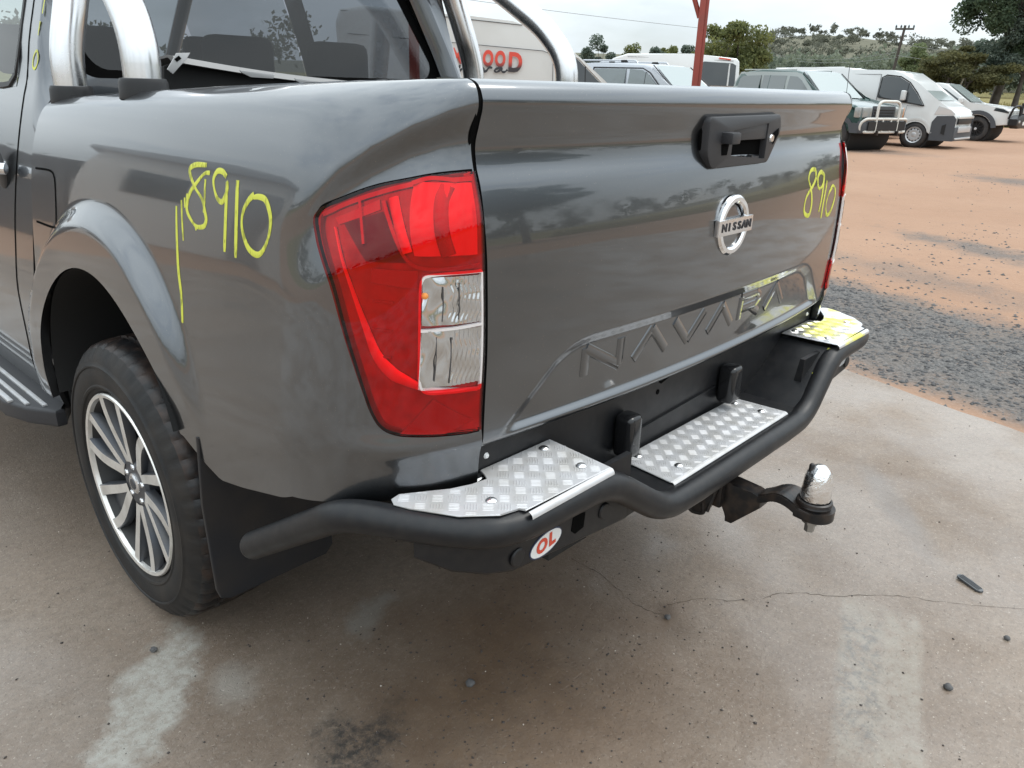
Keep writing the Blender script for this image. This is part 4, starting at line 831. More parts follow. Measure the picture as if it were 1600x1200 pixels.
# ---- wheels
def tyre_grid(n=240):
    half = [(.022, .236), (.012, .246), (.009, .252), (.004, .254), (.002, .259), (.004, .263), (.001, .275), (.0, .295), (.002, .305), (-.001, .307), (-.001, .311), (.003, .314), (.005, .320), (.012, .336), (.018, .343), (.024, .352), (.036, .3605), (.052, .3645), (.070, .366), (.074, .366), (.076, .358), (.086, .358), (.088, .367), (.1275, .368)]
    prof = half + [(.255 - x, r) for x, r in half[::-1][1:]]
    th = np.linspace(0, 2 * np.pi, n, endpoint=False); G_ = lathe_np(prof, n, 'x')
    k = (np.arange(n) % 5)
    for j, (x, r) in enumerate(prof):
        if .348 < r and r > .3595: d = np.where(k == 0, .006, 0) if not (.06 < x < .19) else np.where((k + (3 if x > .127 else 1)) % 5 == 0, .006, 0)
        elif r > .335 and r < .3595 and r != .358: d = np.where(k == 0, .0045, np.where(k == 1, .0, 0))
        else: d = np.zeros(n)
        rr = r - d; G_[:, j, 1] = np.cos(th) * rr; G_[:, j, 2] = np.sin(th) * rr
    return G_
TYRE = tyre_grid()
def wheel(x_out, y, s):
    V, Fq = grid(TYRE + np.array([x_out, y, .3665]), closed_u=True); V = SX(V, s)
    w = from_np('wheel', V, Fq, RUBBER, truck, 40)
    if True:
        me = w.data; me.materials.append(RUBBERTREAD)
        idx = [1 if math.hypot(p.center.y - y, p.center.z - .3665) > .350 else 0 for p in me.polygons]; me.polygons.foreach_set('material_index', idx)
    c = (s * x_out, y, .3665)
    L = lambda name, prof, mat, n=64: lathe(name, [(s * a, r) for a, r in prof], mat, w, n, 'x', c, 30)
    L('rim', [(.022, .237), (.010, .240), (.006, .237), (.008, .229), (.018, .2265)], RIMFACE)
    L('rim_barrel', [(.018, .2265), (.036, .2145), (.10, .204), (.20, .204), (.20, .05)], RIMDARK)
    L('brake_drum', [(.11, .001), (.11, .15), (.16, .15)], RIMDARK)
    L('hub', [(.030, .001), (.030, .062), (.038, .068), (.07, .070)], RIMGREY, 48)
    L('centre_cap', [(.024, .0005), (.024, .022), (.027, .027), (.034, .028)], CHROME, 32)
    L('cap_badge', [(.0225, .0005), (.0225, .014), (.024, .015)], RIMGREY, 24)
    for k in range(5): 
        a = math.radians(72 * k + 20); lathe('lug_nut', [(s * .026, .0005), (s * .026, .006), (s * .031, .009), (s * .05, .009)], CHROME, w, 6, 'x', (c[0], y + .047 * math.cos(a), .3665 + .047 * math.sin(a)))
    def spoke(a0, a1, w0, w1, mat, x0, x1, name, r0=.052, r1=.231, curve=0.0):
        b = bmesh.new(); rows = []
        for i in range(9):
            t = i / 8; r = r0 + (r1 - r0) * t; a = a0 + (a1 - a0) * (t ** 1.15) + curve * math.sin(t * math.pi); hw = (w0 + (w1 - w0) * t); xx = x0 + (x1 - x0) * t
            ca, sa = math.cos(a), math.sin(a)
            pts = [(xx + .022, -hw - .003), (xx + .002, -hw), (xx, -hw * .9), (xx, hw * .9), (xx + .002, hw), (xx + .022, hw + .003)]
            rows.append([b.verts.new((c[0] + s * px, y + r * ca - q * sa, .3665 + r * sa + q * ca)) for px, q in pts])
        for p_, q_ in zip(rows[:-1], rows[1:]):
            for k in range(5): b.faces.new((p_[k], p_[k + 1], q_[k + 1], q_[k]))
        o = from_bm(name, b, mat, w, 30)
        if mat is RIMFACE:
            o.data.materials.append(RIMGREY); o.data.polygons.foreach_set('material_index', [0 if abs(p.normal.x) > .72 else 1 for p in o.data.polygons])
    for k in range(6):
        a = 2 * math.pi * k / 6 + .38
        spoke(a - .16, a - .20, .0150, .0155, RIMFACE, .028, .010, 'spoke', .058, curve=-.10)
        spoke(a + .13, a + .235, .0120, .0150, RIMFACE, .028, .010, 'spoke', .058, curve=.03)
        spoke(a - .02, a + .02, .0100, .040, RIMGREY, .040, .034, 'spoke_pocket', .05, curve=-.02)
    return w
for y in (WY, WY + 3.15):
    for s in (1, -1): wheel(-.905, y, s)
lathe('rear_axle', [(-.62, .04), (-.12, .04), (-.10, .12), (.10, .12), (.12, .04), (.62, .04)], UNDER, truck, 20, 'x', (0, WY, .3665))
lathe('spare_tyre', [(.42, .2), (.40, .34), (.45, .36), (.55, .36), (.60, .33), (.60, .2)], RUBBER, truck, 40, 'z', (0, .42, .02))
tube('exhaust', [(.42, 1.6, .42), (.45, .5, .42), (.47, .22, .40)], .03, UNDER, truck, 14)
# ---- mud flaps
for s in (1, -1):
    fl = bmesh.new(); prism(fl, [(s * x, z) for x, z in [(-.896, .650), (-.903, .5), (-.897, .285), (-.890, .262), (-.868, .250), (-.62, .250), (-.60, .27), (-.60, .66), (-.86, .655)]], 'y', .596, .606, .003, 2)
    from_bm('mud_flap', fl, FLAP, truck, 40)
# ---- side steps
for s in (1, -1):
    st = bmesh.new(); prism(st, [(s * x, y) for x, y in [(-.80, 1.62), (-.835, 1.60), (-.880, 1.475), (-.905, 1.475), (-.955, 1.560), (-.985, 1.66), (-.985, 3.55), (-.80, 3.7)]], 'z', .385, .436, .010, 3)
    ss = from_bm('side_step', st, GREYPLASTIC, truck, 40)
    for x0, x1, y0 in ((-.978, -.964, 1.63), (-.950, -.938, 1.575), (-.918, -.906, 1.53), (-.868, -.858, 1.56)):
        prism_obj('step_trim', [(s * x0, y0), (s * x1, y0), (s * x1, 3.5), (s * x0, 3.5)], 'z', .434, .4415, ALU, ss, .002)
# ---- cab
CX_Z = [.40, .55, .72, .88, 1.07, 1.265, 1.30, 1.40, 1.50, 1.65, 1.72, 1.76, 1.795, 1.81]
CX_X = [.86, .888, .888, .869, .832, .778, .765, .742, .712, .665, .64, .615, .55, .45]
def cabx(z): return pchip(z, CX_Z, CX_X)
def rear_y(z): return 1.575 + .33 * np.maximum(np.asarray(z) - 1.28, 0) ** 1.0
WIN_Y = [(1.735, 2.52), (2.66, 3.62)]; WZ0, WZ1 = 1.285, 1.70
zc = np.unique(np.concatenate([np.linspace(.42, 1.265, 22), [WZ0], np.linspace(1.31, WZ1, 10), [1.70, 1.73, 1.76, 1.785, 1.80, 1.81]]))
yc_ = np.unique(np.concatenate([[1.517, 1.53, 1.545, 1.56, 1.578, 1.60, 1.656, 1.735], np.linspace(1.8, 2.52, 8), [2.59, 2.66], np.linspace(2.8, 3.62, 7), [3.75, 4.0]]))
Yg, Zg = np.meshgrid(yc_, zc, indexing='ij')
Xg = cabx(Zg) - .0 * Yg; Xg = np.where((Zg > 1.27) & (Yg > 3.0), Xg - (Yg - 3.0) * .05, Xg)
Xg = Xg - np.where(Zg > 1.2, .04 * np.clip((1.578 - Yg) / .061, 0, 1) ** 2 * sst(1.2, 1.32, Zg), 0)
G = np.stack([-Xg, Yg + np.where(Yg < 1.6, np.maximum(Zg - 1.28, 0) * .33 * (1.6 - Yg) / .083, 0), Zg], -1)
cab = None
CV, CF, kk = [], [], 0
for s in (1, -1):
    V, Fq = grid(SX(G, s), flip=(s > 0)); nv = len(zc); keep = []
    for f in Fq:
        c = V[list(f)].mean(0); opn = any(a < c[1] < b for a, b in WIN_Y) and WZ0 < c[2] < WZ1
        if c[1] > 3.62 and c[2] > 1.25: opn = True
        if not opn: keep.append(tuple(i + kk for i in f))
    CV.append(V); CF += keep; kk += len(V)
    # rounded rear corner
    q = G[0]; C1 = np.stack([q, q + np.array([.012, -.001, 0]), q + np.array([.035, .018, 0]), q + np.array([.055, .05, 0])], 0)
    V, Fq = grid(SX(C1, s)); CV.append(V); CF += [tuple(i + kk for i in f) for f in Fq]; kk += len(V)
# roof
xr = np.linspace(-1, 1, 17); yr = np.linspace(1.72, 3.45, 12)
Gr = np.array([[(x * .46, y, 1.81 + .018 * (1 - x * x) - .02 * ((y - 2.4) / 1.0) ** 2 * .5) for y in yr] for x in xr])
V, Fq = grid(Gr); CV.append(V); CF += [tuple(i + kk for i in f) for f in Fq]; kk += len(V)
# rear wall round the window
def rrect(hx_b, hx_t, z0, z1, r, n=10):
    pts = []
    for (cx, cz, a0) in ((hx_b - r, z0 + r, -90), (hx_t - r, z1 - r, 0), (-(hx_t - r), z1 - r, 90), (-(hx_b - r), z0 + r, 180)):
        for k in range(n): a = math.radians(a0 + 90 * k / (n - 1)); pts.append((cx + r * math.cos(a), cz + r * math.sin(a)))
    return np.array(pts)
inner = rrect(.665, .56, 1.312, 1.70, .06)
ang_ = np.arctan2(inner[:, 1] - 1.5, inner[:, 0]); outer = []
for (x, z), a in zip(inner, ang_):
    zz = 1.0 if z < 1.40 else (1.795 if z > 1.64 else z); xo = np.sign(x) * (float(cabx(min(zz, 1.79))) - .05) if abs(x) > .45 else x * 1.12
    if z < 1.34: zz = 1.0
    outer.append((xo, zz))
outer = np.array(outer)
to3 = lambda q, d=0.0: np.stack([q[:, 0], rear_y(q[:, 1]) + d, q[:, 1]], -1)
V, Fq = grid(np.stack([to3(inner, .008), to3(inner, .0), to3(inner * .55 + outer * .45), to3(outer)], 0), closed_v=True); CV.append(V); CF += [tuple(i + kk for i in f) for f in Fq]; kk += len(V)
cab = from_np('cab', np.vstack(CV), CF, PAINT, truck, 40)
V, Fq = grid(np.stack([to3(inner, .006), to3(inner * np.array([.94, 1]) + np.array([0, 0]) - np.sign(inner - np.array([0, 1.5])) * np.array([0, .022]), .006)], 0), closed_v=True)
from_np('window_surround', V, Fq, BLACKGAP, cab, 60)
zz = np.linspace(0, 1, 2); gl = np.stack([np.stack([to3(inner, .007)[:, k] for k in range(3)], -1)], 0)[0]
from_np('rear_window', np.vstack([gl, gl.mean(0, keepdims=True)]), [(i, (i + 1) % len(gl), len(gl)) for i in range(len(gl))], TINT, truck)
for s in (1, -1):
    for a, b in WIN_Y:
        zz = np.linspace(WZ0, WZ1, 6); yy_ = np.linspace(a, b, 6); Yw, Zw = np.meshgrid(yy_, zz, indexing='ij')
        Xw = cabx(Zw) - np.where(Yw > 3, (Yw - 3) * .05, 0) - .006; V, Fq = grid(np.stack([-s * Xw, Yw, Zw], -1)); from_np('side_window', V, Fq, SIDETINT, truck)
    # window rubber, with the rounded lower rear corner
    bmf = bmesh.new(); pts = [(1.735, 1.70), (1.735, 1.36), (1.752, 1.315), (1.79, 1.29), (1.85, 1.285)]
    V1 = [bmf.verts.new((-s * (float(cabx(z)) + .001), y, z)) for y, z in pts]; cv = bmf.verts.new((-s * (float(cabx(1.285)) + .001), 1.735, 1.285))
    for p_, q_ in zip(V1[:-1], V1[1:]): bmf.faces.new((p_, q_, cv))
    from_bm('window_corner', bmf, PAINT, cab, 60)
    yy_ = np.array([p[0] for p in pts] + [2.5]); z_ = np.array([p[1] for p in pts] + [1.285]); P3 = np.stack([-s * (cabx(z_) + .002), yy_, z_], -1)
    nn = np.tile([-s * .95, 0, .3], (len(P3), 1)); from_np('window_rubber', *ribbon_np(P3, nn, .009, .004), PLASTIC, cab, 60)
    # door shut line and handle
    zl_ = np.linspace(.46, 1.72, 40); P3 = np.stack([-s * (cabx(zl_) + .0006), np.full_like(zl_, 1.66) + .0 * zl_, zl_], -1); nn = np.tile([-s * 1., 0, .15], (len(P3), 1))
    from_np('door_seam', *ribbon_np(P3, nn, .0028, .0008), BLACKGAP, cab)
    dh = tube('door_handle', [(-s * .852, 1.675, 1.075), (-s * .885, 1.70, 1.078), (-s * .89, 1.78, 1.08), (-s * .885, 1.88, 1.078), (-s * .85, 1.91, 1.075)], .016, MIRROR_CHROME, cab, 12, .03)
    lathe('handle_cup', [(0, .001), (0, .05), (.004, .056)], PLASTIC, cab, 28, 'x', (-s * .849, 1.76, 1.07))
    # cab pillar marker "1 0"
q = catmull([(1.585, 1.373), (1.60, 1.374), (1.618, 1.358), (1.62, 1.337), (1.605, 1.331), (1.588, 1.342), (1.582, 1.36), (1.588, 1.372)], 6)
cabn = lambda q: np.stack([-(cabx(q[:, 1]) + .001), q[:, 0], q[:, 1]], -1)
nn = lambda n: np.tile([-.95, 0, .3], (n, 1))
from_np('marker_digit', *ribbon_np(cabn(q), nn(len(q)), .0035, .0003), MARKER, cab)['label'] = 'yellow marker digit 0 on the cab pillar'
for a, b in (((1.588, 1.446), (1.592, 1.412)), ((1.575, 1.53), (1.580, 1.464))):
    q = catmull([a, b], 10); from_np('marker_digit', *ribbon_np(cabn(q), nn(len(q)), .0035, .0003), MARKER, cab)['label'] = 'yellow marker stroke on the cab pillar'
# cabin interior
box('cab_floor', (0, 2.7, .62), (1.5, 2.2, .06), CABDARK, truck); box('cab_trim', (0, 1.70, .95), (1.35, .05, .62), CABDARK, truck)
for s in (1, -1): box('cab_trim', (-s * .70, 2.6, .92), (.05, 1.9, .62), CABDARK, truck)
def seat_back(x, y, w, top):
    b = bmesh.new(); bm_box(b, (x, y, top - .33), (w, .14, .66), .05, 3); st = from_bm('seat', b, SEAT, truck, 60)
    hb_ = bmesh.new(); bm_box(hb_, (x, y - .01, top + .12), (.25, .10, .18), .045, 3); from_bm('headrest', hb_, SEAT, st, 60)
    for d in (-.05, .05): tube('headrest_post', [(x + d, y, top - .02), (x + d, y, top + .08)], .006, CHROME, st, 8)
for x in (-.42, .0, .42): seat_back(x, 1.93, .44, 1.25)
for x in (-.38, .38): seat_back(x, 2.86, .5, 1.28)
box('dashboard', (0, 3.85, 1.10), (1.4, .5, .22), CABDARK, truck, .05)
lathe('steering_wheel', [(-.012, .17), (0, .185), (.012, .17), (0, .158), (-.012, .17)], CABDARK, truck, 30, 'y', (.38, 3.45, 1.15))
# windscreen, bonnet, nose
wsg = np.array([[(x * (.60 + .10 * t), 3.45 + .75 * t, 1.80 - .62 * t) for t in np.linspace(0, 1, 6)] for x in np.linspace(-1, 1, 9)]); V, Fq = grid(wsg); from_np('windscreen', V, Fq, SCREEN, truck, 60)
for s in (1, -1):
    tube('windscreen_pillar', [(-s * .60, 3.42, 1.79), (-s * .72, 4.20, 1.18)], .035, PAINT, truck, 10)
    hd = np.array([[(-s * x, y, z) for (y, z) in ((4.0, .5), (4.0, 1.10), (4.2, 1.18))] for x in (.86,)])
nose = np.array([[(x * (.86 - .10 * max(0, (y - 4.9)) ** 2), y, (1.19 - .12 * ((y - 4.0) / 1.15) ** 2) - .16 * abs(x) ** 4) for y in np.linspace(4.0, 5.12, 10)] for x in np.linspace(-1, 1, 17)])
front = nose[:, -1:, :] * np.array([1, 1, 0]) + np.array([0, .04, .45]); V, Fq = grid(np.concatenate([nose, front], 1)); from_np('bonnet', V, Fq, PAINT, truck, 50)
for s in (1, -1): prism_obj('front_guard', [(4.0, .95), (4.0, .42)] + [(WY + 3.15 + .40 * math.cos(a), .42 + .40 * math.sin(a)) for a in np.linspace(math.pi, 0, 20) if WY + 3.15 + .40 * math.cos(a) > 4.0] + [(5.1, .42), (5.1, .95), (4.6, 1.03)], 'x', -s * .80, -s * .88, PAINT, truck, .02)
# ---- sports bar
sb = thing('sports_bar', None, None); sb.parent = truck
for s in (1, -1):
    tube('leg', [(-s * .723, 1.469, 1.262), (-s * .722, 1.470, 1.37), (-s * .686, 1.480, 1.487), (-s * .62, 1.52, 1.70), (-s * .50, 1.55, 1.81), (0, 1.56, 1.83)], .0395, CHROME, sb, 28, [0, .08, .1, .1, .12, 0])
    tube('leg', [(-s * .729, 1.017, 1.275), (-s * .727, 1.017, 1.41), (-s * .718, 1.12, 1.515), (-s * .695, 1.30, 1.627), (-s * .655, 1.49, 1.74)], .0395, CHROME, sb, 28, [0, .10, .06, .1, 0])
    for y, z in ((1.469, 1.250), (1.017, 1.275)): lathe('collar', [(z, .052), (z + .034, .0505), (z + .042, .047), (z + .043, .039)], PLASTIC, sb, 32, 'z', (-s * (.723 if y > 1.2 else .729), y, 0))
    box('rail_cap', (-s * .70, .78, 1.262), (.09, 1.3, .012), PLASTIC, truck, .004)

# ---- a loose body panel lying in the tub, one end propped up against the rail
lp = thing('loose_panel', 'loose grey body panel with bracket tabs lying in the tub', 'body panel')
lb = bmesh.new(); rows = []
for i in range(13):
    t = i / 12; x = -.575 + .62 * t; zt_ = 1.372 - .052 * t - .006 * math.sin(t * 3.1); y = 1.22 + .03 * math.sin(t * 2.5)
    rows.append([lb.verts.new((x, y + dy, zt_ + dz)) for dy, dz in ((-.035, -.016), (-.028, -.002), (.0, .0), (.10, -.01), (.16, -.05), (.16, -.053), (.09, -.015), (-.0, -.006), (-.025, -.018))])
for a, b in zip(rows[:-1], rows[1:]):
    for k in range(9): lb.faces.new((a[k], a[(k + 1) % 9], b[(k + 1) % 9], b[k]))
lb.faces.new(rows[0]); lb.faces.new(rows[-1][::-1]); from_bm('panel_skin', lb, P('dull_grey_panel', (.22, .22, .22), .4, .4), lp, 40)
prism_obj('panel_back', [(-.58, 1.345), (-.52, 1.366), (-.10, 1.318), (-.10, 1.20), (-.60, 1.20)], 'y', 1.235, 1.25, UNDER, lp)
PT = P('bracket_grey', (.42, .42, .42), .45, .3)
bt = bmesh.new(); prism(bt, [(-.598, 1.338), (-.570, 1.376), (-.535, 1.378), (-.548, 1.362), (-.585, 1.328)], 'y', 1.18, 1.184, .001); from_bm('bracket_tab', bt, PT, lp, 30)
prism_obj('tab_slot', [(-.578, 1.362), (-.566, 1.370), (-.560, 1.364), (-.572, 1.356)], 'y', 1.1785, 1.18, BLACKGAP, lp)
for x, z in ((-.36, 1.338), (-.20, 1.322), (-.05, 1.313)): prism_obj('bracket_tab', [(x - .05, z + .004), (x + .05, z - .004), (x + .045, z - .014), (x - .02, z - .012), (x - .045, z - .002)], 'y', 1.176, 1.18, PT, lp, .001)
# ================================================================== VEHICLES IN THE YARD (local axes: x to the side, y forward)
WHITE = P('white_car_paint', (.62, .63, .62), .3, 0, .6, .05, noise=(2, (.56, .56, .54), .5))
CREAM = P('cream_bullbar_paint', (.58, .57, .53), .35)
GREEN = P('dark_green_paint', (.012, .05, .042), .25, .3, 1.0, .03)
SILVERGREEN = P('silver_grey_paint', (.30, .33, .32), .35, .6, .8, .05)
SILVER = P('silver_car_paint', (.42, .44, .47), .35, .55, .8, .05)
VWHITE = P('old_white_van_paint', (.52, .52, .50), .45, 0, .2, .2, noise=(1.6, (.45, .445, .42), .6))
BUMPGREY = P('unpainted_bumper', (.055, .06, .068), .6)
HAZEGLASS = P('car_side_glass', (.035, .042, .045), .05, spec=.8); SKYGLASS = P('windscreen_painted_sky', (.30, .34, .33), .08, spec=.8)  # windscreen's pale base colour stands in for the sky's reflection
SIDEGLASS = P('pale_side_glass', (.16, .185, .19), .06, spec=.8)  # lighter base colour stands in for daylight seen through the windows
TYRE2 = P('car_tyre', (.024, .024, .025), .75, noise=(9, (.06, .05, .042), .6)); STEELRIM = P('silver_steel_rim', (.55, .56, .57), .4, .5)
BLACKRIM = P('black_alloy_rim', (.015, .015, .016), .3); HEADLAMP = P('headlamp_glass', (.62, .64, .65), .1, .35); HEADLAMP2 = P('old_headlamp_glass', (.34, .35, .34), .12, .3); ORANGE = P('amber_lens', (.6, .22, .04), .3)
class Car:
    def __init__(s, name, label, cat, W, L, top, z0, belt, zr, tum, axles, rw, ra, paint, group='vehicles parked in the dirt yard', bev=.06, taper=.12):
        s.root = thing(name, label, cat, group=group); s.W, s.L, s.belt, s.zr, s.tum, s.taper = W, L, belt, zr, tum, taper; s.axles, s.rw = axles, rw
        bot = []
        for ya in sorted(axles, reverse=True):
            for k in range(13):
                a = math.pi * k / 12; bot.append((ya + ra * math.cos(a), max(rw + ra * math.sin(a), z0)))
        poly = list(top) + bot; bm = bmesh.new(); prism(bm, poly, 'x', -W / 2, W / 2, bev, 3)
        nl = 0
        for v in bm.verts: v.co.x = math.copysign(s.half(v.co.y, v.co.z) * abs(v.co.x) / (W / 2), v.co.x)
        bmesh.ops.triangulate(bm, faces=[f for f in bm.faces if len(f.verts) > 4]); s.body = from_bm('body', bm, paint, s.root, 40)
        for ya in axles:
            lathe('wheel_arch', [(-W / 2 + .12, .05), (-W / 2 + .12, ra - .01), (W / 2 - .12, ra - .01), (W / 2 - .12, .05)], UNDER, s.root, 20, 'x', (0, ya, rw))
    def half(s, y, z):
        h = s.W / 2 * (1 - s.taper * min(1, abs(y) / (s.L / 2)) ** 6)
        if z > s.belt: h -= s.tum * (z - s.belt) / (s.zr - s.belt)
        return h
    def place(s, x, y, heading): s.root.location = (x, y, terrain_z(x, y)); s.root.rotation_euler = (0, 0, -R(heading)); return s
    def side(s, name, poly, mat, off=.006, sides=(1, -1), label=None):
        o = None
        for sd_ in sides:
            bm = bmesh.new(); vs_ = [bm.verts.new((sd_ * (s.half(y, z) + off), y, z)) for y, z in poly]; bm.faces.new(vs_)
            r = bmesh.ops.extrude_face_region(bm, geom=list(bm.faces)); bmesh.ops.translate(bm, vec=(-sd_ * .02, 0, 0), verts=[v for v in r['geom'] if isinstance(v, bmesh.types.BMVert)])
            bmesh.ops.triangulate(bm, faces=[f for f in bm.faces if len(f.verts) > 4]); o = from_bm(name, bm, mat, s.root, 30)
        return o
    def line(s, name, pts, w, mat, sides=(1, -1), off=.007):
        for sd_ in sides: tube(name, [(sd_ * (s.half(y, z) + off - w * .5), y, z) for y, z in pts], w, mat, s.root, 6)
    def screen(s, name, y0, z0, y1, z1, w0, w1, mat, off=.008, bow=0.0):
        d = Vector((0, y1 - y0, z1 - z0)).normalized(); n_ = Vector((0, d.z, -d.y)); n_ = n_ if n_.z > 0 or abs(n_.z) < 1e-6 and n_.y > 0 else -n_
        if abs(d.z) > .98: n_ = Vector((0, 1 if y0 > 0 else -1, 0))
        G = np.array([[(x * (w0 * (1 - t) + w1 * t), y0 + (y1 - y0) * t + n_.y * off - bow * x * x * (1 if n_.y > 0 else -1), z0 + (z1 - z0) * t + n_.z * off) for t in (0, .33, .66, 1)] for x in np.linspace(-1, 1, 9)])
        V, Fq = grid(G); return from_np(name, V, Fq, mat, s.root, 60)
    def wheels(s, rimmat, style='steel', width=.22, rr=.21):
        for ya in s.axles:
            for sd_ in (1, -1):
                xo = sd_ * (s.half(ya, .3) - .012); c = (xo, ya, s.rw)
                w = lathe('wheel', [(-sd_ * a, r) for a, r in ((.03, rr), (.004, rr + .02), (.0, (rr + s.rw) / 2), (.02, s.rw - .02), (.05, s.rw), (width - .05, s.rw), (width - .02, s.rw - .02), (width, rr))], TYRE2, s.root, 36, 'x', c)
                lathe('rim', [(-sd_ * a, r) for a, r in ((.02, rr + .004), (.012, rr - .004), (.03, rr - .03), (.09, rr - .04), (.09, .001))], rimmat if style == 'steel' else UNDER, w, 30, 'x', c)
                if style == 'steel':
                    lathe('hub_dish', [(-sd_ * a, r) for a, r in ((.015, .001), (.015, .05), (.025, .075), (.018, .10), (.024, rr - .06), (.05, rr - .035))], rimmat, w, 30, 'x', c)
                    for k in range(12):
                        a = 2 * math.pi * k / 12; lathe('rim_slot', [(-sd_ * .019, .001), (-sd_ * .019, .016), (-sd_ * .03, .017)], UNDER, w, 10, 'x', (xo, ya + (rr - .052) * math.cos(a), s.rw + (rr - .052) * math.sin(a)))
                else:
                    n_ = 12 if style == 'multi' else 6
                    for k in range(n_):
                        a = 2 * math.pi * k / n_; b = Vector((0, math.cos(a), math.sin(a))); tube('spoke', [Vector(c) + Vector((-sd_ * .03, 0, 0)) + b * .03, Vector(c) + Vector((-sd_ * .012, 0, 0)) + b * (rr - .004)], .011 if style == 'multi' else .024, rimmat, w, 6)
                    lathe('hub_cap', [(-sd_ * .008, .001), (-sd_ * .012, .04), (-sd_ * .05, .05)], STEELRIM if style == 'multi' else rimmat, w, 16, 'x', c)
def terrain_z(x, y): return float(terrain(np.array(x), np.array(y)))

# ---- white delivery van with black lower front bumper
v = Car('delivery_van', 'white delivery van with black lower bumper and silver slotted wheels, driver door window up', 'van', 1.95, 5.26,
        [(-2.60, .30), (-2.62, .9), (-2.56, 1.85), (-2.45, 1.95), (-1.0, 2.02), (.7, 2.015), (1.05, 1.97), (1.45, 1.72), (1.98, 1.27), (2.30, 1.13), (2.52, 1.02), (2.60, .86), (2.61, .30)], .24, 1.12, 2.02, .14, (1.65, -1.56), .34, .41, WHITE)
v.side('door_window', [(.52, 1.31), (.52, 1.80), (.62, 1.86), (.98, 1.83), (1.26, 1.68), (1.50, 1.43), (1.74, 1.13)], HAZEGLASS)
v.line('window_rubber', [(.50, 1.29), (.50, 1.82), (.62, 1.885), (1.0, 1.85), (1.28, 1.70), (1.52, 1.45), (1.78, 1.11), (.50, 1.30)], .014, PLASTIC, (1,))
v.line('quarter_pillar', [(1.26, 1.27), (1.26, 1.68)], .012, PLASTIC)
v.screen('windscreen', 2.04, 1.25, 1.04, 1.965, .88, .76, SKYGLASS, .012)
v.side('lower_bumper', [(2.06, .22), (2.06, .70), (2.16, .86), (2.56, .88), (2.635, .80), (2.64, .22)], BUMPGREY, .012)
box('bumper_face', (0, 2.615, .40), (1.74, .08, .36), BUMPGREY, v.root, .03)
v.side('fog_recess', [(2.33, .42), (2.33, .62), (2.42, .66), (2.42, .38)], UNDER, .016)
box('number_plate_bar', (0, 2.665, .52), (1.2, .03, .16), STEELRIM, v.root, .015); box('grille', (0, 2.635, .74), (1.3, .04, .16), PLASTIC, v.root, .01); box('grille_bar', (0, 2.655, .84), (1.45, .05, .07), WHITE, v.root, .02); box('lower_lip', (0, 2.66, .28), (1.5, .05, .05), STEELRIM, v.root, .015)
v.side('headlamp', [(2.08, .90), (2.56, .89), (2.585, .93), (2.46, 1.03), (2.16, 1.12)], HEADLAMP, .010)
v.side('arch_trim', [(1.65 + .455 * math.cos(a), .34 + .455 * math.sin(a)) for a in np.linspace(.15, math.pi - .1, 16)] + [(1.65 + .40 * math.cos(a), .34 + .40 * math.sin(a)) for a in np.linspace(math.pi - .1, .15, 16)], WHITE, .01)
v.line('door_seam', [(.46, .35), (.46, 1.90)], .006, PLASTIC); v.line('panel_seam', [(-2.4, 1.88), (.46, 1.90)], .005, BUMPGREY); v.line('door_seam', [(1.30, .75), (1.34, 1.1), (1.76, 1.10)], .005, PLASTIC)
for sd_ in (1, -1):
    bm = bmesh.new(); bm_box(bm, (sd_ * 1.06, 1.22, 1.36), (.17, .12, .26), .035, 3); m_ = from_bm('door_mirror', bm, WHITE, v.root, 50); tube('mirror_arm', [(sd_ * .90, 1.34, 1.20), (sd_ * 1.04, 1.25, 1.26)], .02, PLASTIC, m_, 8)
    box('door_handle', (sd_ * .985, .62, 1.02), (.03, .16, .03), PLASTIC, v.root, .008)
v.wheels(STEELRIM, 'steel', rr=.215); v.place(23.68, 8.05, 180)

# ---- dark green four-wheel-drive wagon with a cream bull bar
g = Car('green_wagon', 'dark green four-wheel-drive wagon with a cream tube bull bar and whip aerial', 'four-wheel drive', 1.80, 4.70,
        [(-2.30, .42), (-2.34, 1.05), (-2.22, 1.55), (-2.08, 1.79), (-1.2, 1.845), (.0, 1.83), (.18, 1.79), (.95, 1.20), (1.1, 1.155), (2.0, 1.07), (2.20, .98), (2.24, .62), (2.20, .42)], .40, 1.17, 1.84, .13, (1.55, -1.30), .375, .45, GREEN)
for xx_ in (-1.15, -.25): g.line('door_seam', [(xx_, .45), (xx_, 1.18)], .005, PLASTIC, (1,))
box('door_handle', (.905, .1 - .5, 1.02), (.03, .16, .04), PLASTIC, g.root, .01)
roofp = g.side('roof_side', [(-2.24, 1.52), (-2.06, 1.78), (-1.2, 1.80), (-.02, 1.79), (.18, 1.75), (.86, 1.20), (.70, 1.19), (-2.30, 1.19)], SILVERGREEN, .004)
g.side('rear_side_window', [(-2.10, 1.25), (-2.02, 1.62), (-1.92, 1.69), (-1.22, 1.71), (-1.22, 1.23)], SIDEGLASS, .010); g.side('rear_door_window', [(-1.12, 1.23), (-1.12, 1.71), (-.30, 1.70), (-.30, 1.22)], SIDEGLASS, .010)
g.side('front_door_window', [(-.20, 1.22), (-.20, 1.695), (.06, 1.68), (.22, 1.60), (.68, 1.23)], SIDEGLASS, .010); g.line('window_bar', [(-.88, 1.22), (-.88, 1.71)], .014, GREEN)
g.screen('windscreen', .98, 1.20, .20, 1.79, .76, .66, SKYGLASS, .012); g.line('wiper', [(.20, 1.79), (.98, 1.20)], .012, PLASTIC, off=-.02)
g.side('lower_cladding', [(1.07, .43), (1.03, .62), (1.15, .72), (1.55, .90), (1.95, .74), (2.02, .66), (2.24, .66), (2.24, .43), (2.0, .43), (1.93, .62), (1.55, .82), (1.17, .62), (1.11, .43)], BUMPGREY, .02)
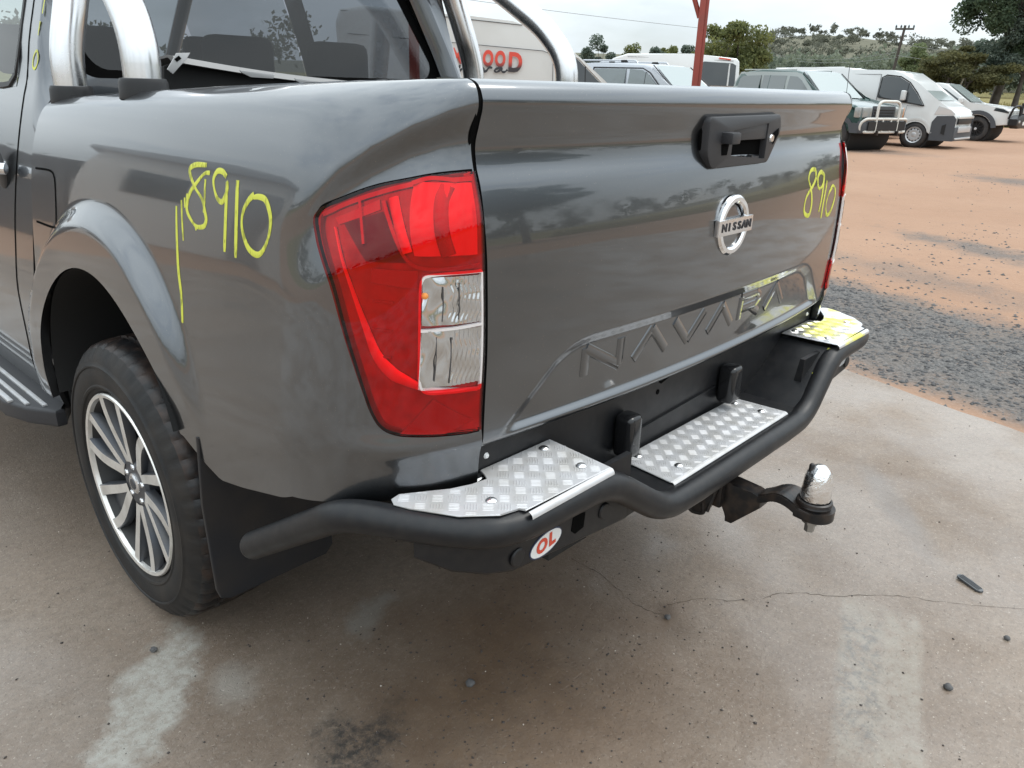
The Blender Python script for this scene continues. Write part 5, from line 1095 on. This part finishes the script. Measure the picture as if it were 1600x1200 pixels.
box('front_bumper', (0, 2.26, .57), (1.72, .22, .30), BUMPGREY, g.root, .07)
box('grille_surround', (0, 2.235, .92), (.86, .05, .26), BUMPGREY, g.root, .02)
for z_ in (.84, .90, .96): box('grille_slat', (0, 2.255, z_), (.80, .04, .03), PLASTIC, g.root, .006)
for sd_ in (1, -1):
    bm = bmesh.new(); bm_box(bm, (sd_ * .62, 2.20, .90), (.34, .12, .25), .04, 3); from_bm('headlamp', bm, HEADLAMP2, g.root, 50); box('indicator', (sd_ * .84, 2.13, .90), (.09, .16, .24), ORANGE if sd_ < 0 else HEADLAMP2, g.root, .03)
    g.side('front_guard_step', [(.95, .98), (1.0, 1.06), (1.9, 1.02), (2.16, .97), (2.1, .93), (1.0, .95)], GREEN, .006)
bbar = thing('bull_bar', None, None); bbar.parent = g.root
tube('tube_hoop', [(-.42, 2.38, .46), (-.42, 2.38, 1.10), (-.30, 2.38, 1.16), (.30, 2.38, 1.16), (.42, 2.38, 1.10), (.42, 2.38, .46)], .034, CREAM, bbar, 12, .10)
tube('cross_tube', [(-.84, 2.26, .52), (-.86, 2.28, .66), (-.80, 2.37, .76), (.80, 2.37, .76), (.86, 2.28, .66), (.84, 2.26, .52), (.80, 2.36, .46), (-.80, 2.36, .46), (-.84, 2.26, .52)], .034, CREAM, bbar, 12, .09)
tube('cross_tube', [(-.80, 2.36, .47), (.80, 2.36, .47)], .03, CREAM, bbar, 10)
for sd_ in (1, -1): tube('upright', [(sd_ * .16, 2.38, .46), (sd_ * .16, 2.38, .78)], .028, CREAM, bbar, 10); box('bar_mount', (sd_ * .40, 2.36, .44), (.04, .22, .10), STEELBLACK, bbar)
bm = bmesh.new(); prism(bm, [(-.72, .50), (.72, .50), (.72, .70), (-.72, .70)], 'y', 2.39, 2.41); from_bm('lamp_panel', bm, PLASTIC, bbar)
tube('aerial', [(.88, 1.75, 1.05), (.90, 1.70, 1.95)], .007, PLASTIC, g.root, 6); g.line('roof_rail', [(-2.0, 1.845), (-.1, 1.845)], .018, SILVERGREEN, off=-.06)
g.wheels(STEELRIM, 'alloy', .25, .21); g.place(20.60, 8.52, 197); g.root.scale.z = 1.04

# ---- white utility with black bull bar
u_ = Car('white_utility', 'white four-wheel-drive ute with black steel bull bar, black wheels and dark wheel-arch flares', 'ute', 1.86, 5.3,
         [(-2.60, .55), (-2.62, 1.10), (-.95, 1.14), (-.88, 1.66), (-.70, 1.77), (.15, 1.80), (.42, 1.76), (1.22, 1.22), (1.35, 1.16), (2.25, 1.10), (2.46, .98), (2.50, .55)], .50, 1.18, 1.80, .16, (1.60, -1.55), .39, .47, WHITE)
u_.side('front_door_window', [(-.10, 1.22), (-.10, 1.66), (.22, 1.66), (.42, 1.60), (1.02, 1.22)], CARGLASS, .010); u_.side('rear_door_window', [(-.85, 1.22), (-.76, 1.60), (-.20, 1.66), (-.20, 1.22)], CARGLASS, .010)
u_.screen('windscreen', 1.26, 1.22, .44, 1.76, .76, .64, SKYGLASS, .012)
u_.side('arch_flare', [(1.60 + .60 * math.cos(a), .39 + .58 * math.sin(a)) for a in np.linspace(.1, math.pi - .05, 18)] + [(1.60 + .455 * math.cos(a), .39 + .455 * math.sin(a)) for a in np.linspace(math.pi - .05, .1, 18)], BUMPGREY, .035)
u_.side('arch_flare', [(-1.55 + .60 * math.cos(a), .39 + .58 * math.sin(a)) for a in np.linspace(.05, math.pi - .05, 18)] + [(-1.55 + .455 * math.cos(a), .39 + .455 * math.sin(a)) for a in np.linspace(math.pi - .05, .05, 18)], BUMPGREY, .035)
for sd_ in (1, -1):
    u_.side('headlamp', [(2.02, .98), (2.06, 1.07), (2.30, 1.03), (2.46, .95), (2.46, .90)], HAZEGLASS, .008, (sd_,)); bm = bmesh.new(); bm_box(bm, (sd_ * 1.03, 1.0, 1.26), (.20, .12, .18), .035, 3); from_bm('door_mirror', bm, WHITE, u_.root, 50)
ub = thing('bull_bar', None, None); ub.parent = u_.root
bm = bmesh.new(); prism(bm, [(-.93, .55), (-.93, .74), (-.5, .86), (.5, .86), (.93, .74), (.93, .55), (.6, .44), (-.6, .44)], 'y', 2.52, 2.78, .04); from_bm('bar_channel', bm, POWDER, ub, 40)
for sd_ in (1, -1):
    tube('bar_hoop', [(sd_ * .90, 2.50, .74), (sd_ * .92, 2.58, 1.08), (sd_ * .80, 2.66, 1.14), (sd_ * .55, 2.70, 1.14), (sd_ * .50, 2.72, .84)], .034, POWDER, ub, 10, .09); tube('bar_upright', [(sd_ * .40, 2.72, .84), (sd_ * .36, 2.72, 1.20)], .035, POWDER, ub, 10)
    box('bar_lamp', (sd_ * .70, 2.79, .66), (.16, .03, .08), HEADLAMP, ub, .01); box('driving_light', (sd_ * .25, 2.76, 1.0), (.20, .08, .20), HEADLAMP, ub, .05)
tube('bar_top', [(-.42, 2.72, 1.20), (.42, 2.72, 1.20)], .036, POWDER, ub, 10); box('number_plate', (0, 2.79, .60), (.37, .012, .11), STICKWHITE, ub)
u_.wheels(BLACKRIM, 'multi', .28, .24); u_.place(29.85, 7.95, 180)

# ---- silver wagon with roof rails
w = Car('silver_wagon', 'silver station wagon with roof rails and pale windscreen, between the lettered van and red post', 'wagon', 1.74, 4.65,
        [(-2.25, .45), (-2.30, 1.05), (-2.15, 1.6), (-1.98, 1.80), (-.8, 1.845), (.52, 1.83), (.72, 1.79), (1.45, 1.20), (1.6, 1.14), (2.15, 1.02), (2.25, .8), (2.22, .45)], .42, 1.16, 1.84, .13, (1.40, -1.30), .36, .43, SILVER)
w.side('rear_side_window', [(-2.05, 1.24), (-1.95, 1.62), (-1.85, 1.70), (-.85, 1.72), (-.85, 1.22)], SIDEGLASS, .010); w.side('rear_door_window', [(-.75, 1.22), (-.75, 1.72), (.08, 1.72), (.08, 1.22)], SIDEGLASS, .010)
w.side('front_door_window', [(.18, 1.22), (.18, 1.72), (.50, 1.70), (.66, 1.62), (1.14, 1.22)], SIDEGLASS, .010); w.line('window_bar', [(.60, 1.22), (.60, 1.66)], .012, PLASTIC)
w.line('window_rubber', [(-.80, 1.20), (-.80, 1.75), (.50, 1.74), (.70, 1.65), (1.2, 1.2)], .012, PLASTIC)
w.screen('windscreen', 1.48, 1.20, .74, 1.79, .74, .64, SKYGLASS, .012); w.line('pillar_edge', [(.74, 1.80), (1.48, 1.21)], .012, PLASTIC, off=-.01)
for sd_ in (1, -1):
    tube('roof_rail', [(sd_ * .60, -1.7, 1.83), (sd_ * .60, -1.65, 1.90), (sd_ * .60, .2, 1.89), (sd_ * .60, .25, 1.83)], .018, SILVER, w.root, 8, .04); box('rail_foot', (sd_ * .60, -.1, 1.88), (.05, .16, .05), PLASTIC, w.root, .01); box('rail_foot', (sd_ * .60, -1.3, 1.89), (.05, .16, .05), PLASTIC, w.root, .01)
    box('headlamp', (sd_ * .60, 2.22, .84), (.34, .10, .20), HEADLAMP, w.root, .04)
box('front_bumper', (0, 2.25, .55), (1.6, .16, .24), BUMPGREY, w.root, .05); box('grille', (0, 2.24, .85), (.7, .06, .16), PLASTIC, w.root, .01)
w.wheels(STEELRIM, 'alloy', .22, .20); w.place(13.92, 9.62, 180)

# ---- old high-roof van with red and black lettering
o_ = Car('lettered_van', 'old white high-roof van with fading red and black capital letters on its side', 'van', 2.0, 5.6,
         [(-2.75, .40), (-2.80, 2.3), (-2.72, 2.52), (-2.3, 2.60), (-.43, 2.50), (.42, 2.44), (1.0, 2.33), (1.40, 2.16), (1.72, 1.87), (2.25, 1.46), (2.50, 1.24), (2.72, 1.10), (2.80, .75), (2.76, .40)], .36, 1.3, 2.6, .16, (1.78, -1.55), .35, .43, VWHITE, bev=.09)
o_.side('door_window', [(1.56, 1.25), (1.56, 1.80), (1.62, 1.85), (1.68, 1.82), (2.14, 1.42), (2.26, 1.25)], CARGLASS, .010)
o_.line('window_rubber', [(1.54, 1.24), (1.54, 1.82), (1.61, 1.875), (1.70, 1.845), (2.18, 1.43), (2.30, 1.25)], .014, VWHITE)
o_.line('quarter_pillar', [(1.84, 1.25), (1.84, 1.70)], .014, PLASTIC)
o_.screen('windscreen', 2.30, 1.43, 1.74, 1.87, .84, .74, SKYGLASS, .012)
o_.line('panel_seam', [(-2.6, 2.12), (-.4, 2.02), (1.0, 1.95), (1.12, 1.91), (1.2, 1.80), (1.22, .5)], .006, BUMPGREY); o_.line('roof_seam', [(-2.70, 2.50), (-.8, 2.46), (.6, 2.38)], .006, BUMPGREY); o_.line('door_seam', [(1.46, .5), (1.47, 1.98)], .005, BUMPGREY)
o_.wheels(STEELRIM, 'steel', rr=.21)
box('front_bumper', (0, 2.80, .50), (1.8, .14, .22), BUMPGREY, o_.root, .05)
for sd_ in (1, -1): box('headlamp', (sd_ * .68, 2.72, .86), (.30, .10, .22), HEADLAMP, o_.root, .03)
def fade_ink():
    m, nt, N, L, b = new_mat('red_to_black_lettering'); t = N.new('ShaderNodeTexCoord'); sp = N.new('ShaderNodeSeparateXYZ'); L.new(t.outputs['Object'], sp.inputs[0])
    r = N.new('ShaderNodeMapRange'); r.inputs['From Min'].default_value = 1.56; r.inputs['From Max'].default_value = 1.82; L.new(sp.outputs['Z'], r.inputs['Value'])
    q = N.new('ShaderNodeValToRGB'); q.color_ramp.elements[0].position = .28; q.color_ramp.elements[0].color = (.035, .03, .035, 1); q.color_ramp.elements[1].position = .72; q.color_ramp.elements[1].color = (.62, .07, .045, 1)
    L.new(r.outputs['Result'], q.inputs['Fac']); L.new(q.outputs['Color'], b.inputs['Base Color']); b.inputs['Roughness'].default_value = .5; return m
FADE = fade_ink()
def van_M(ly, z):                                                # letters read left to right on the side facing the truck
    hx = o_.half(ly, z) + .010
    return Matrix(((0, 0, 1, hx), (1, 0, 0, ly), (0, 1, 0, z), (0, 0, 0, 1))) @ Matrix.Rotation(-.04, 4, 'Z')
for ch, ly, z, sz, wd in (('M', -.63, 1.795, .37, .72), ('W', -.33, 1.78, .37, .62), ('O', -.05, 1.77, .37, .66), ('O', .18, 1.765, .37, .66), ('D', .465, 1.715, .46, .80)):
    text('side_letter', ch, sz, .002, FADE, van_M(ly, z) @ Matrix.Diagonal((wd, 1, 1, 1)), o_.root, offset=.018 if ch not in 'WM' else .009)
# hand-script word under the capitals
def script(strokes, name='script_word'):
    for st in strokes:
        q = catmull(st, 6); ly = (11.67 - q[:, 0]) * .72 - .58; P3 = np.stack([np.array([o_.half(a, b) for a, b in zip(ly, q[:, 1])]) + .010, ly, q[:, 1]], -1)
        from_np(name, *ribbon_np(P3, np.tile([.99, 0, .1], (len(q), 1)), .020 * (0.6 + .5 * np.abs(np.sin(np.arange(len(q)) * .35))), .002), INK, o_.root)
script([[(11.66, 1.66), (11.70, 1.61), (11.78, 1.62), (11.84, 1.58), (11.80, 1.53), (11.70, 1.545), (11.60, 1.60)], [(11.55, 1.60), (11.48, 1.55), (11.40, 1.62)], [(11.15, 1.58), (11.08, 1.62), (11.05, 1.60), (11.06, 1.555), (10.98, 1.57), (10.90, 1.63), (10.82, 1.62)],
        [(10.60, 1.63), (10.72, 1.61), (10.76, 1.575), (10.70, 1.555), (10.60, 1.60), (10.58, 1.63), (10.57, 1.57), (10.50, 1.56), (10.42, 1.60)], [(11.93, 1.70), (11.96, 1.64)]])
o_.place(10.0 + .809 * -.5 + .588 * 1.0, 9.8 - .588 * -.5 + .809 * 1.0, 126)

# ---- two more white vans further back
q_ = Car('white_minibus', 'white high-roof minibus with a large dark end window, standing behind the silver wagon', 'van', 1.9, 5.3,
         [(-2.62, .5), (-2.66, 1.6), (-2.60, 2.28), (-2.5, 2.38), (-1.0, 2.50), (1.2, 2.46), (1.7, 2.3), (2.4, 1.5), (2.62, 1.1), (2.62, .5)], .4, 1.3, 2.48, .12, (1.7, -1.6), .35, .42, WHITE)
q_.side('rear_side_window', [(-2.52, 1.50), (-2.50, 2.16), (-2.38, 2.22), (-1.42, 2.26), (-1.32, 2.20), (-1.30, 1.55), (-1.38, 1.50)], HAZEGLASS, .01); q_.line('window_pillar', [(-2.28, 1.5), (-2.28, 2.2)], .03, WHITE)
q_.side('roof_lamp', [(-2.3, 2.36), (-1.9, 2.40), (-1.9, 2.36), (-2.3, 2.32)], STICKRED, .006); q_.line('roof_seam', [(-2.4, 2.30), (1.2, 2.36)], .006, BUMPGREY)
q_.wheels(STEELRIM, 'steel', rr=.21); q_.place(23.9, 15.6, 327)
p_ = Car('white_people_mover', 'tall white wagon parked behind the delivery van, only its roof showing', 'van', 1.85, 4.9,
         [(-2.40, .4), (-2.45, 1.3), (-2.2, 2.02), (-2.0, 2.10), (-1.2, 2.17), (.6, 2.17), (.85, 2.13), (1.5, 1.6), (2.2, 1.1), (2.42, .8), (2.42, .4)], .35, 1.2, 2.16, .12, (1.5, -1.45), .34, .41, WHITE)
p_.side('side_window', [(-2.0, 1.35), (-1.85, 1.88), (.7, 1.92), (1.2, 1.4)], HAZEGLASS, .01); p_.screen('windscreen', 1.52, 1.6, .90, 2.10, .75, .66, CARGLASS, .012); p_.line('roof_rail', [(-1.9, 2.12), (.5, 2.17)], .025, WHITE, off=-.05)
p_.wheels(STEELRIM, 'steel', rr=.21); p_.place(27.0, 10.5, 180)
# ================================================================== POSTS, POLES, WIRES, SHEDS, TREES
def polar(az, d): return -1.5 + d * math.sin(R(az)), -.8 + d * math.cos(R(az))
REDPAINT = P('red_oxide_steel', (.27, .045, .030), .5, noise=(6, (.20, .05, .035), .7)); WOODPOLE = P('weathered_pole', (.075, .062, .055), .9); WIRE = P('wire_grey', (.20, .21, .22), .5)
GALV = P('dull_corrugated_steel', (.30, .31, .32), .5, .3, noise=(1.5, (.24, .24, .245), .7)); CREAMWALL = P('pale_site_shed', (.62, .62, .60), .6)
# ---- red steel post with its header and brace
px, py = polar(59.45, 9.2); pz = terrain_z(px, py)
rp = thing('red_post', 'red steel post with a diagonal brace at its head, in front of the white minibus', 'post', (px, py, pz), -R(59.7))
box('upright', (0, 0, 1.42), (.062, .11, 2.84), REDPAINT, rp, .004); box('web', (.048, 0, 1.42), (.034, .07, 2.83), REDPAINT, rp, .003); box('base_plate', (0, 0, .012), (.24, .24, .02), REDPAINT, rp, .002)
tube('brace', [(-.02, 0, 2.06), (-.30, 0, 2.74)], .026, REDPAINT, rp, 8); box('header', (-1.6, 0, 2.80), (3.3, .09, .12), REDPAINT, rp, .004); box('upright', (-3.2, 0, 1.42), (.09, .11, 2.84), REDPAINT, rp, .004)
x, y = polar(42.12, 24); z = terrain_z(x, y); ru = thing('rusty_pole', 'thin rusty pole with a bracket standing behind the lettered van', 'pole', (x, y, z), -R(42))
box('upright', (0, 0, 2.6), (.07, .07, 5.2), P('rusty_steel', (.14, .06, .04), .8), ru, .01); box('bracket', (-.12, 0, 3.20 - z), (.19, .08, .10), P('rusty_steel', ()), ru, .01); box('arm', (-.4, 0, 5.2), (1.0, .06, .06), P('rusty_steel', ()), ru, .01)
# ---- power poles and wires
def power_pole(az, d, top_el, lean, arm, label):
    x, y = polar(az, d); z = terrain_z(x, y); h = 1.33 + d * math.tan(R(top_el)) - z
    t = thing('power_pole', label, 'power pole', (x, y, z), -R(az), 'timber power poles'); top = Vector((lean, 0, h))
    bm = bmesh.new(); bm_tube(bm, [(0, 0, -.3), tuple(top * .5), tuple(top)], [.125, .115, .09], 10); from_bm('pole', bm, WOODPOLE, t, 50)
    box('crossarm', tuple(top + Vector((0, 0, -.25))), (arm, .12, .13), WOODPOLE, t)
    for k in (-.46, -.2, .2, .46): lathe('insulator', [(0, .001), (0, .06), (.10, .07), (.2, .03), (.22, .001)], CARGLASS, t, 8, 'z', tuple(top + Vector((k * arm, 0, -.17))))
    return Matrix.Translation((x, y, z)) @ Matrix.Rotation(-R(az), 4, 'Z') @ (top + Vector((0, 0, -.1)))
T1 = power_pole(71.45, 70, 4.02, .40, 1.3, 'leaning timber power pole with a crossarm rising behind the delivery van')
T2 = power_pole(63.22, 150, 3.72, 0, 2.6, 'distant upright power pole beside the olive green tree')
def wire(a, b, sag, label, r=.014, n=24):
    a, b = Vector(a), Vector(b); pts = [a.lerp(b, i / n) - Vector((0, 0, sag * 4 * (i / n) * (1 - i / n))) for i in range(n + 1)]
    tag(tube('power_line', pts, r, WIRE, None, 5), label, 'wire', 'power lines strung between the poles')
for k, l in ((-.5, 'lower of the two thin wires running left from the leaning power pole'), (.5, 'upper of the two thin wires running left from the leaning power pole')): wire(T1 + Vector((k, 0, -1.9 + .5 * k)), T2 + Vector((k * 1.5, 0, -2.6)), 1.2, l)
for k, l in ((-.4, 'lower of the two thin wires crossing in front of the tall gum tree'), (.4, 'upper of the two thin wires crossing in front of the tall gum tree')): x, y = polar(86, 95); wire(T1 + Vector((k, 0, -1.6 + k)), (x, y, 5.2 + k), .8, l)
x0, y0 = polar(40, 38); x1, y1 = polar(66, 60); a = Vector((x0, y0, 1.33 + 38 * math.tan(R(5.5)))); b = Vector((x1, y1, 1.33 + 60 * math.tan(R(3.3))))
tag(tube('power_line', [a.lerp(b, i / 20) - Vector((0, 0, .15 * 4 * (i / 20) * (1 - i / 20))) for i in range(21)], .012, WIRE, None, 5), 'single thin wire crossing the open sky above the silver wagon', 'wire')

# ---- the pale shed ahead to the left that the side panel mirrors
sh = thing('site_shed', 'pale boxy site shed standing ahead of the truck, mirrored in its left side panel', 'shed', (-7.2, 13.5, terrain_z(-7.2, 13.5)), R(24))
box('wall', (0, 0, 1.35), (4.2, 2.6, 2.7), CREAMWALL, sh, .02)
box('reflection_box', (3.9, .5, .95), (3.4, 2.0, 1.9), P('dark_reflection_box', (.05, .05, .055), .6), sh, .02)  # dark box added to give the side panel a dark reflection beside the shed
rf = bmesh.new(); prism(rf, [(-2.35, 2.62), (2.35, 2.62), (2.35, 2.74), (0, 3.1), (-2.35, 2.74)], 'y', -1.55, 1.55, .01); from_bm('roof', rf, GALV, sh, 30)
box('door', (-.9, -1.31, 1.05), (.85, .05, 2.0), GALV, sh, .01); box('window', (.9, -1.31, 1.5), (1.0, .05, .8), CARGLASS, sh, .01)

# ---- trees
def leaf_mat(name, a, b, c, scale=.8):
    m, nt, N, L, bs = new_mat(name); t = N.new('ShaderNodeTexCoord'); v = t.outputs['Object']
    col = mixnode(N, L, noise_fac(N, L, v, scale, .38, .62, 4), a, b); col = mixnode(N, L, noise_fac(N, L, v, scale * 9, .5, .7, 3, .6, .8), col, c)
    L.new(col, bs.inputs['Base Color']); bs.inputs['Roughness'].default_value = .6; bs.inputs['Specular IOR Level'].default_value = .3
    tr_ = N.new('ShaderNodeBsdfTranslucent'); L.new(col, tr_.inputs['Color']); ms = N.new('ShaderNodeMixShader'); ms.inputs['Fac'].default_value = .45
    out = [n for n in N if n.type == 'OUTPUT_MATERIAL'][0]; L.new(bs.outputs[0], ms.inputs[1]); L.new(tr_.outputs[0], ms.inputs[2]); L.new(ms.outputs[0], out.inputs['Surface'])
    return m
GUM = leaf_mat('gum_leaves', (0.106, 0.145, 0.085), (0.065, 0.102, 0.061), (0.179, 0.213, 0.128)); GREYGUM = leaf_mat('grey_gum_leaves', (0.145, 0.179, 0.145), (0.094, 0.128, 0.102), (0.222, 0.256, 0.196))
OLIVE = leaf_mat('olive_leaves', (0.179, 0.196, 0.072), (0.102, 0.123, 0.048), (0.273, 0.282, 0.102)); BROWN = leaf_mat('olive_brown_leaves', (0.162, 0.154, 0.068), (0.089, 0.093, 0.044), (0.239, 0.222, 0.102)); PALE = leaf_mat('pale_green_leaves', (0.205, 0.239, 0.120), (0.137, 0.171, 0.085), (0.273, 0.307, 0.154))
FAR2 = leaf_mat('hill_scrub_leaves', (.135, .140, .105), (.105, .112, .085), (.165, .165, .125), .12)  # haze put into the colour: leaves greyed and lightened
FAR1 = leaf_mat('far_wood_leaves', (0.179, 0.205, 0.145), (0.116, 0.145, 0.110), (0.239, 0.256, 0.188), .12)  # lighter, greyer leaf colour stands in for distance haze
BARK = P('grey_brown_bark', (.075, .060, .050), .9, noise=(3, (.13, .115, .10), .7)); PALEBARK = P('pale_bark', (.36, .33, .29), .8)
def leaf_quads(C_, size, n_, asp=.55, up=.3):
    """n_ random leaf sprays: quads of given size centred at C_ (n,3)"""
    n_ = len(C_); d = RNG.normal(size=(n_, 3)); d /= np.linalg.norm(d, axis=1)[:, None]; d[:, 2] -= up
    e = np.cross(d, RNG.normal(size=(n_, 3))); e /= np.linalg.norm(e, axis=1)[:, None] + 1e-9; d /= np.linalg.norm(d, axis=1)[:, None]
    s = (size * (.55 + .9 * RNG.random(n_)))[:, None]; a, b = d * s * .5, e * s * .5 * asp
    return np.stack([C_ - a, C_ - b + a * .1, C_ + a, C_ + b + a * .1], 1).reshape(-1, 3), np.arange(n_ * 4).reshape(-1, 4)
def crown_points(n, clumps, spread, dens=None):
    k = RNG.choice(len(clumps), n, p=dens); r = RNG.normal(size=(n, 3)); r /= np.linalg.norm(r, axis=1)[:, None]; r *= (RNG.random(n) ** .45)[:, None]
    return clumps[k] + r * spread[k]
def make_tree(name, label, az, d, h, w, base_h, mat, n=9000, leaf=.22, ncl=26, flat=.5, trunks=1, lean=0.0, bark=BARK, depth=None, group='trees beyond the yard', top=1.0, seed=1, tr=.16, pal=False):
    global RNG
    keep = RNG; RNG = np.random.default_rng(seed)
    x, y = polar(az, d); z = terrain_z(x, y); t = thing(name, label, 'tree', (x, y, z), -R(az), group); depth = depth or w * .8
    cl = []
    while len(cl) < ncl:
        p = RNG.uniform(-1, 1, 3); q = np.linalg.norm(p)
        if q < .95 and (q > .4 or RNG.random() < .35): cl.append((p[0] * w / 2 + lean * (p[2] * .5 + .5), p[1] * depth / 2, base_h + (h - base_h) * (.5 + .5 * p[2] * (1 - .25 * abs(p[0]))) ))
    cl = np.array(cl); sp = np.stack([np.full(ncl, w * .5 * flat), np.full(ncl, depth * .5 * flat), np.full(ncl, (h - base_h) * .5 * flat * .8)], -1) * (.5 + .7 * RNG.random((ncl, 1)))
    V, Fq = leaf_quads(crown_points(n, cl, sp), leaf, n); fast_mesh('crown', V, Fq, mat, None, t)
    bm = bmesh.new(); tops = []
    for k in range(trunks):
        a = 2 * math.pi * k / max(trunks, 1) + .7; off = Vector((math.cos(a), math.sin(a), 0)) * (0 if trunks == 1 else w * .10); f = Vector((lean * .5, 0, base_h + (h - base_h) * .35)) + off * 1.6
        bm_tube(bm, [off * .25 + Vector((0, 0, -.2)), off * .5 + Vector((lean * .15, 0, base_h * .5)), off + Vector((lean * .3, 0, base_h * .95)), f], [tr, tr * .82, tr * .62, tr * .3], 8); tops.append((off + Vector((lean * .3, 0, base_h * .95)), f))
    for i, c in enumerate(cl[:18]):
        a, f = tops[i % len(tops)]; s0 = a.lerp(f, .2 + .7 * RNG.random()); c = Vector(c); mid = s0.lerp(c, .5) + Vector((0, 0, .12 * (c - s0).length)); bm_tube(bm, [s0, mid, c], [tr * .34, tr * .22, tr * .07], 6)
    from_bm('trunk', bm, bark, t, 50)
    if pal:
        tube('dead_limb', [(.1, -.6, base_h * .3), (.35, -.8, base_h * .75), (.2, -.9, base_h * 1.3), (.3, -1, base_h * 1.7)], .05, PALEBARK, t, 6)
    RNG = keep; return t
make_tree('gum_tree', 'tall dark gum tree at the right edge, its crown running out of the picture', 77.35, 60, 12.5, 7.2, 2.6, GUM, 60000, .19, 60, .24, 1, 1.1, seed=11, tr=.30)
make_tree('gum_tree', 'grey-green gum tree with low drooping leaves under the tall dark gum', 78.5, 60, 6.6, 4.6, 1.6, GREYGUM, 20000, .16, 34, .34, 1, .2, seed=12, tr=.22)
make_tree('gum_tree', 'grey-green young gum tree leaning between the acacia and the tall gum', 77.35, 66, 5.6, 4.4, 2.0, GREYGUM, 9000, .22, 24, .34, 1, .4, seed=19, tr=.26)
make_tree('acacia_tree', 'low spreading olive-brown acacia with several stems behind the white ute', 75.25, 58, 4.0, 5.6, 1.3, BROWN, 15000, .17, 34, .30, 4, .3, seed=13, tr=.13, pal=True)
make_tree('acacia_tree', 'rounded olive-brown bush at the left end of the low acacia', 73.9, 60, 3.4, 2.8, .6, BROWN, 7000, .16, 18, .36, 2, 0, seed=14, tr=.09)
make_tree('olive_green_tree', 'bushy olive green tree standing behind the red post', 61.4, 46, 5.0, 4.6, .9, OLIVE, 17000, .17, 34, .32, 2, .1, seed=15, tr=.15)
make_tree('bushy_tree', 'rounded grey-green tree at the left end of the tree row', 53.1, 62, 4.4, 3.2, .6, GREYGUM, 9000, .17, 22, .36, 1, 0, seed=16, tr=.11)
for i, (az, d, h, w, lab) in enumerate(((55.0, 68, 4.0, 2.4, 'small pale tree beside the rounded tree, behind the silver wagon'), (56.3, 66, 4.1, 2.8, 'second tree of the row behind the silver wagon, with a ragged top'), (57.6, 70, 4.35, 2.8, 'taller thin-topped tree of the row behind the silver wagon'), (58.7, 64, 4.0, 2.8, 'tree of the row nearest the red post'))):
    make_tree('bushy_tree', lab, az, d, h, w, .5, (OLIVE, GREYGUM, OLIVE, GREYGUM)[i], 6000, .17, 16, .36, 1, 0, seed=21 + i, tr=.09)
make_tree('pale_green_tree', 'pale green willowy tree to the right of the leaning power pole', 72.9, 84, 4.6, 3.6, 1.0, PALE, 9000, .2, 24, .33, 2, 0, seed=17, tr=.13)
make_tree('gum_tree', 'big spreading gum tree behind the camera, mirrored in the rear window', 142, 34, 9.5, 11, 3.0, GUM, 42000, .19, 60, .28, 1, .5, seed=18, tr=.34)
# woods on the slope: one mass of many small trees
def woods(name, label, n, azr, rr, hr, leaf, per, mat, seed):
    global RNG
    keep = RNG; RNG = np.random.default_rng(seed); az = np.radians(RNG.uniform(*azr, n)); r = rr[0] + (rr[1] - rr[0]) * RNG.random(n) ** 1.3; X = -1.5 + r * np.sin(az); Y = -.8 + r * np.cos(az); Z = terrain(X, Y)
    h = RNG.uniform(*hr, n); w = h * RNG.uniform(.5, .8, n); k = np.repeat(np.arange(n), per); m = len(k)
    sub = RNG.normal(size=(n, 7, 3)) * .33; j = RNG.integers(0, 7, m); p = sub[k, j] + RNG.normal(size=(m, 3)) * .17
    C_ = np.stack([X[k] + p[:, 0] * w[k], Y[k] + p[:, 1] * w[k], Z[k] + h[k] * (.56 + .40 * np.clip(p[:, 2], -1.2, 1.1))], -1)
    V, Fq = leaf_quads(C_, leaf * (r[k] / rr[0]) ** .5, m); o = fast_mesh(name, V, Fq, mat, 'stuff'); o['label'] = label; RNG = keep
woods('woodland', 'grey-green bushland covering the foot of the hill', 620, (59.5, 88), (110, 285), (3.6, 6.0), .58, 190, FAR1, 31)
woods('woodland', 'scattered small trees along the hill crest', 330, (60, 88), (285, 540), (3.5, 6.5), .75, 130, FAR2, 32)
woods('woodland', 'bushland around the far side of the yard', 300, (88, 398), (80, 170), (4, 8), .55, 260, FAR2, 33)
# dry paddock grass along the edge of the yard
nb = 60000; az = np.radians(RNG.uniform(52, 140, nb)); r = 47 + 30 * RNG.random(nb) ** 1.8; X = -1.5 + r * np.sin(az); Y = -.8 + r * np.cos(az); Z = terrain(X, Y)
hgt = .12 + .3 * RNG.random(nb); a = RNG.random(nb) * 6.28; dx, dy = np.cos(a) * .05, np.sin(a) * .05; lx, ly = RNG.normal(0, .08, nb), RNG.normal(0, .08, nb)
V = np.stack([np.stack([X - dx, Y - dy, Z - .03], -1), np.stack([X + dx, Y + dy, Z - .03], -1), np.stack([X + lx, Y + ly, Z + hgt], -1)], 1).reshape(-1, 3)
fast_mesh('dry_grass', V, np.arange(nb * 3).reshape(-1, 3), leaf_mat('dry_grass_blades', (.26, .21, .085), (.19, .18, .07), (.32, .27, .13), .5), 'stuff')
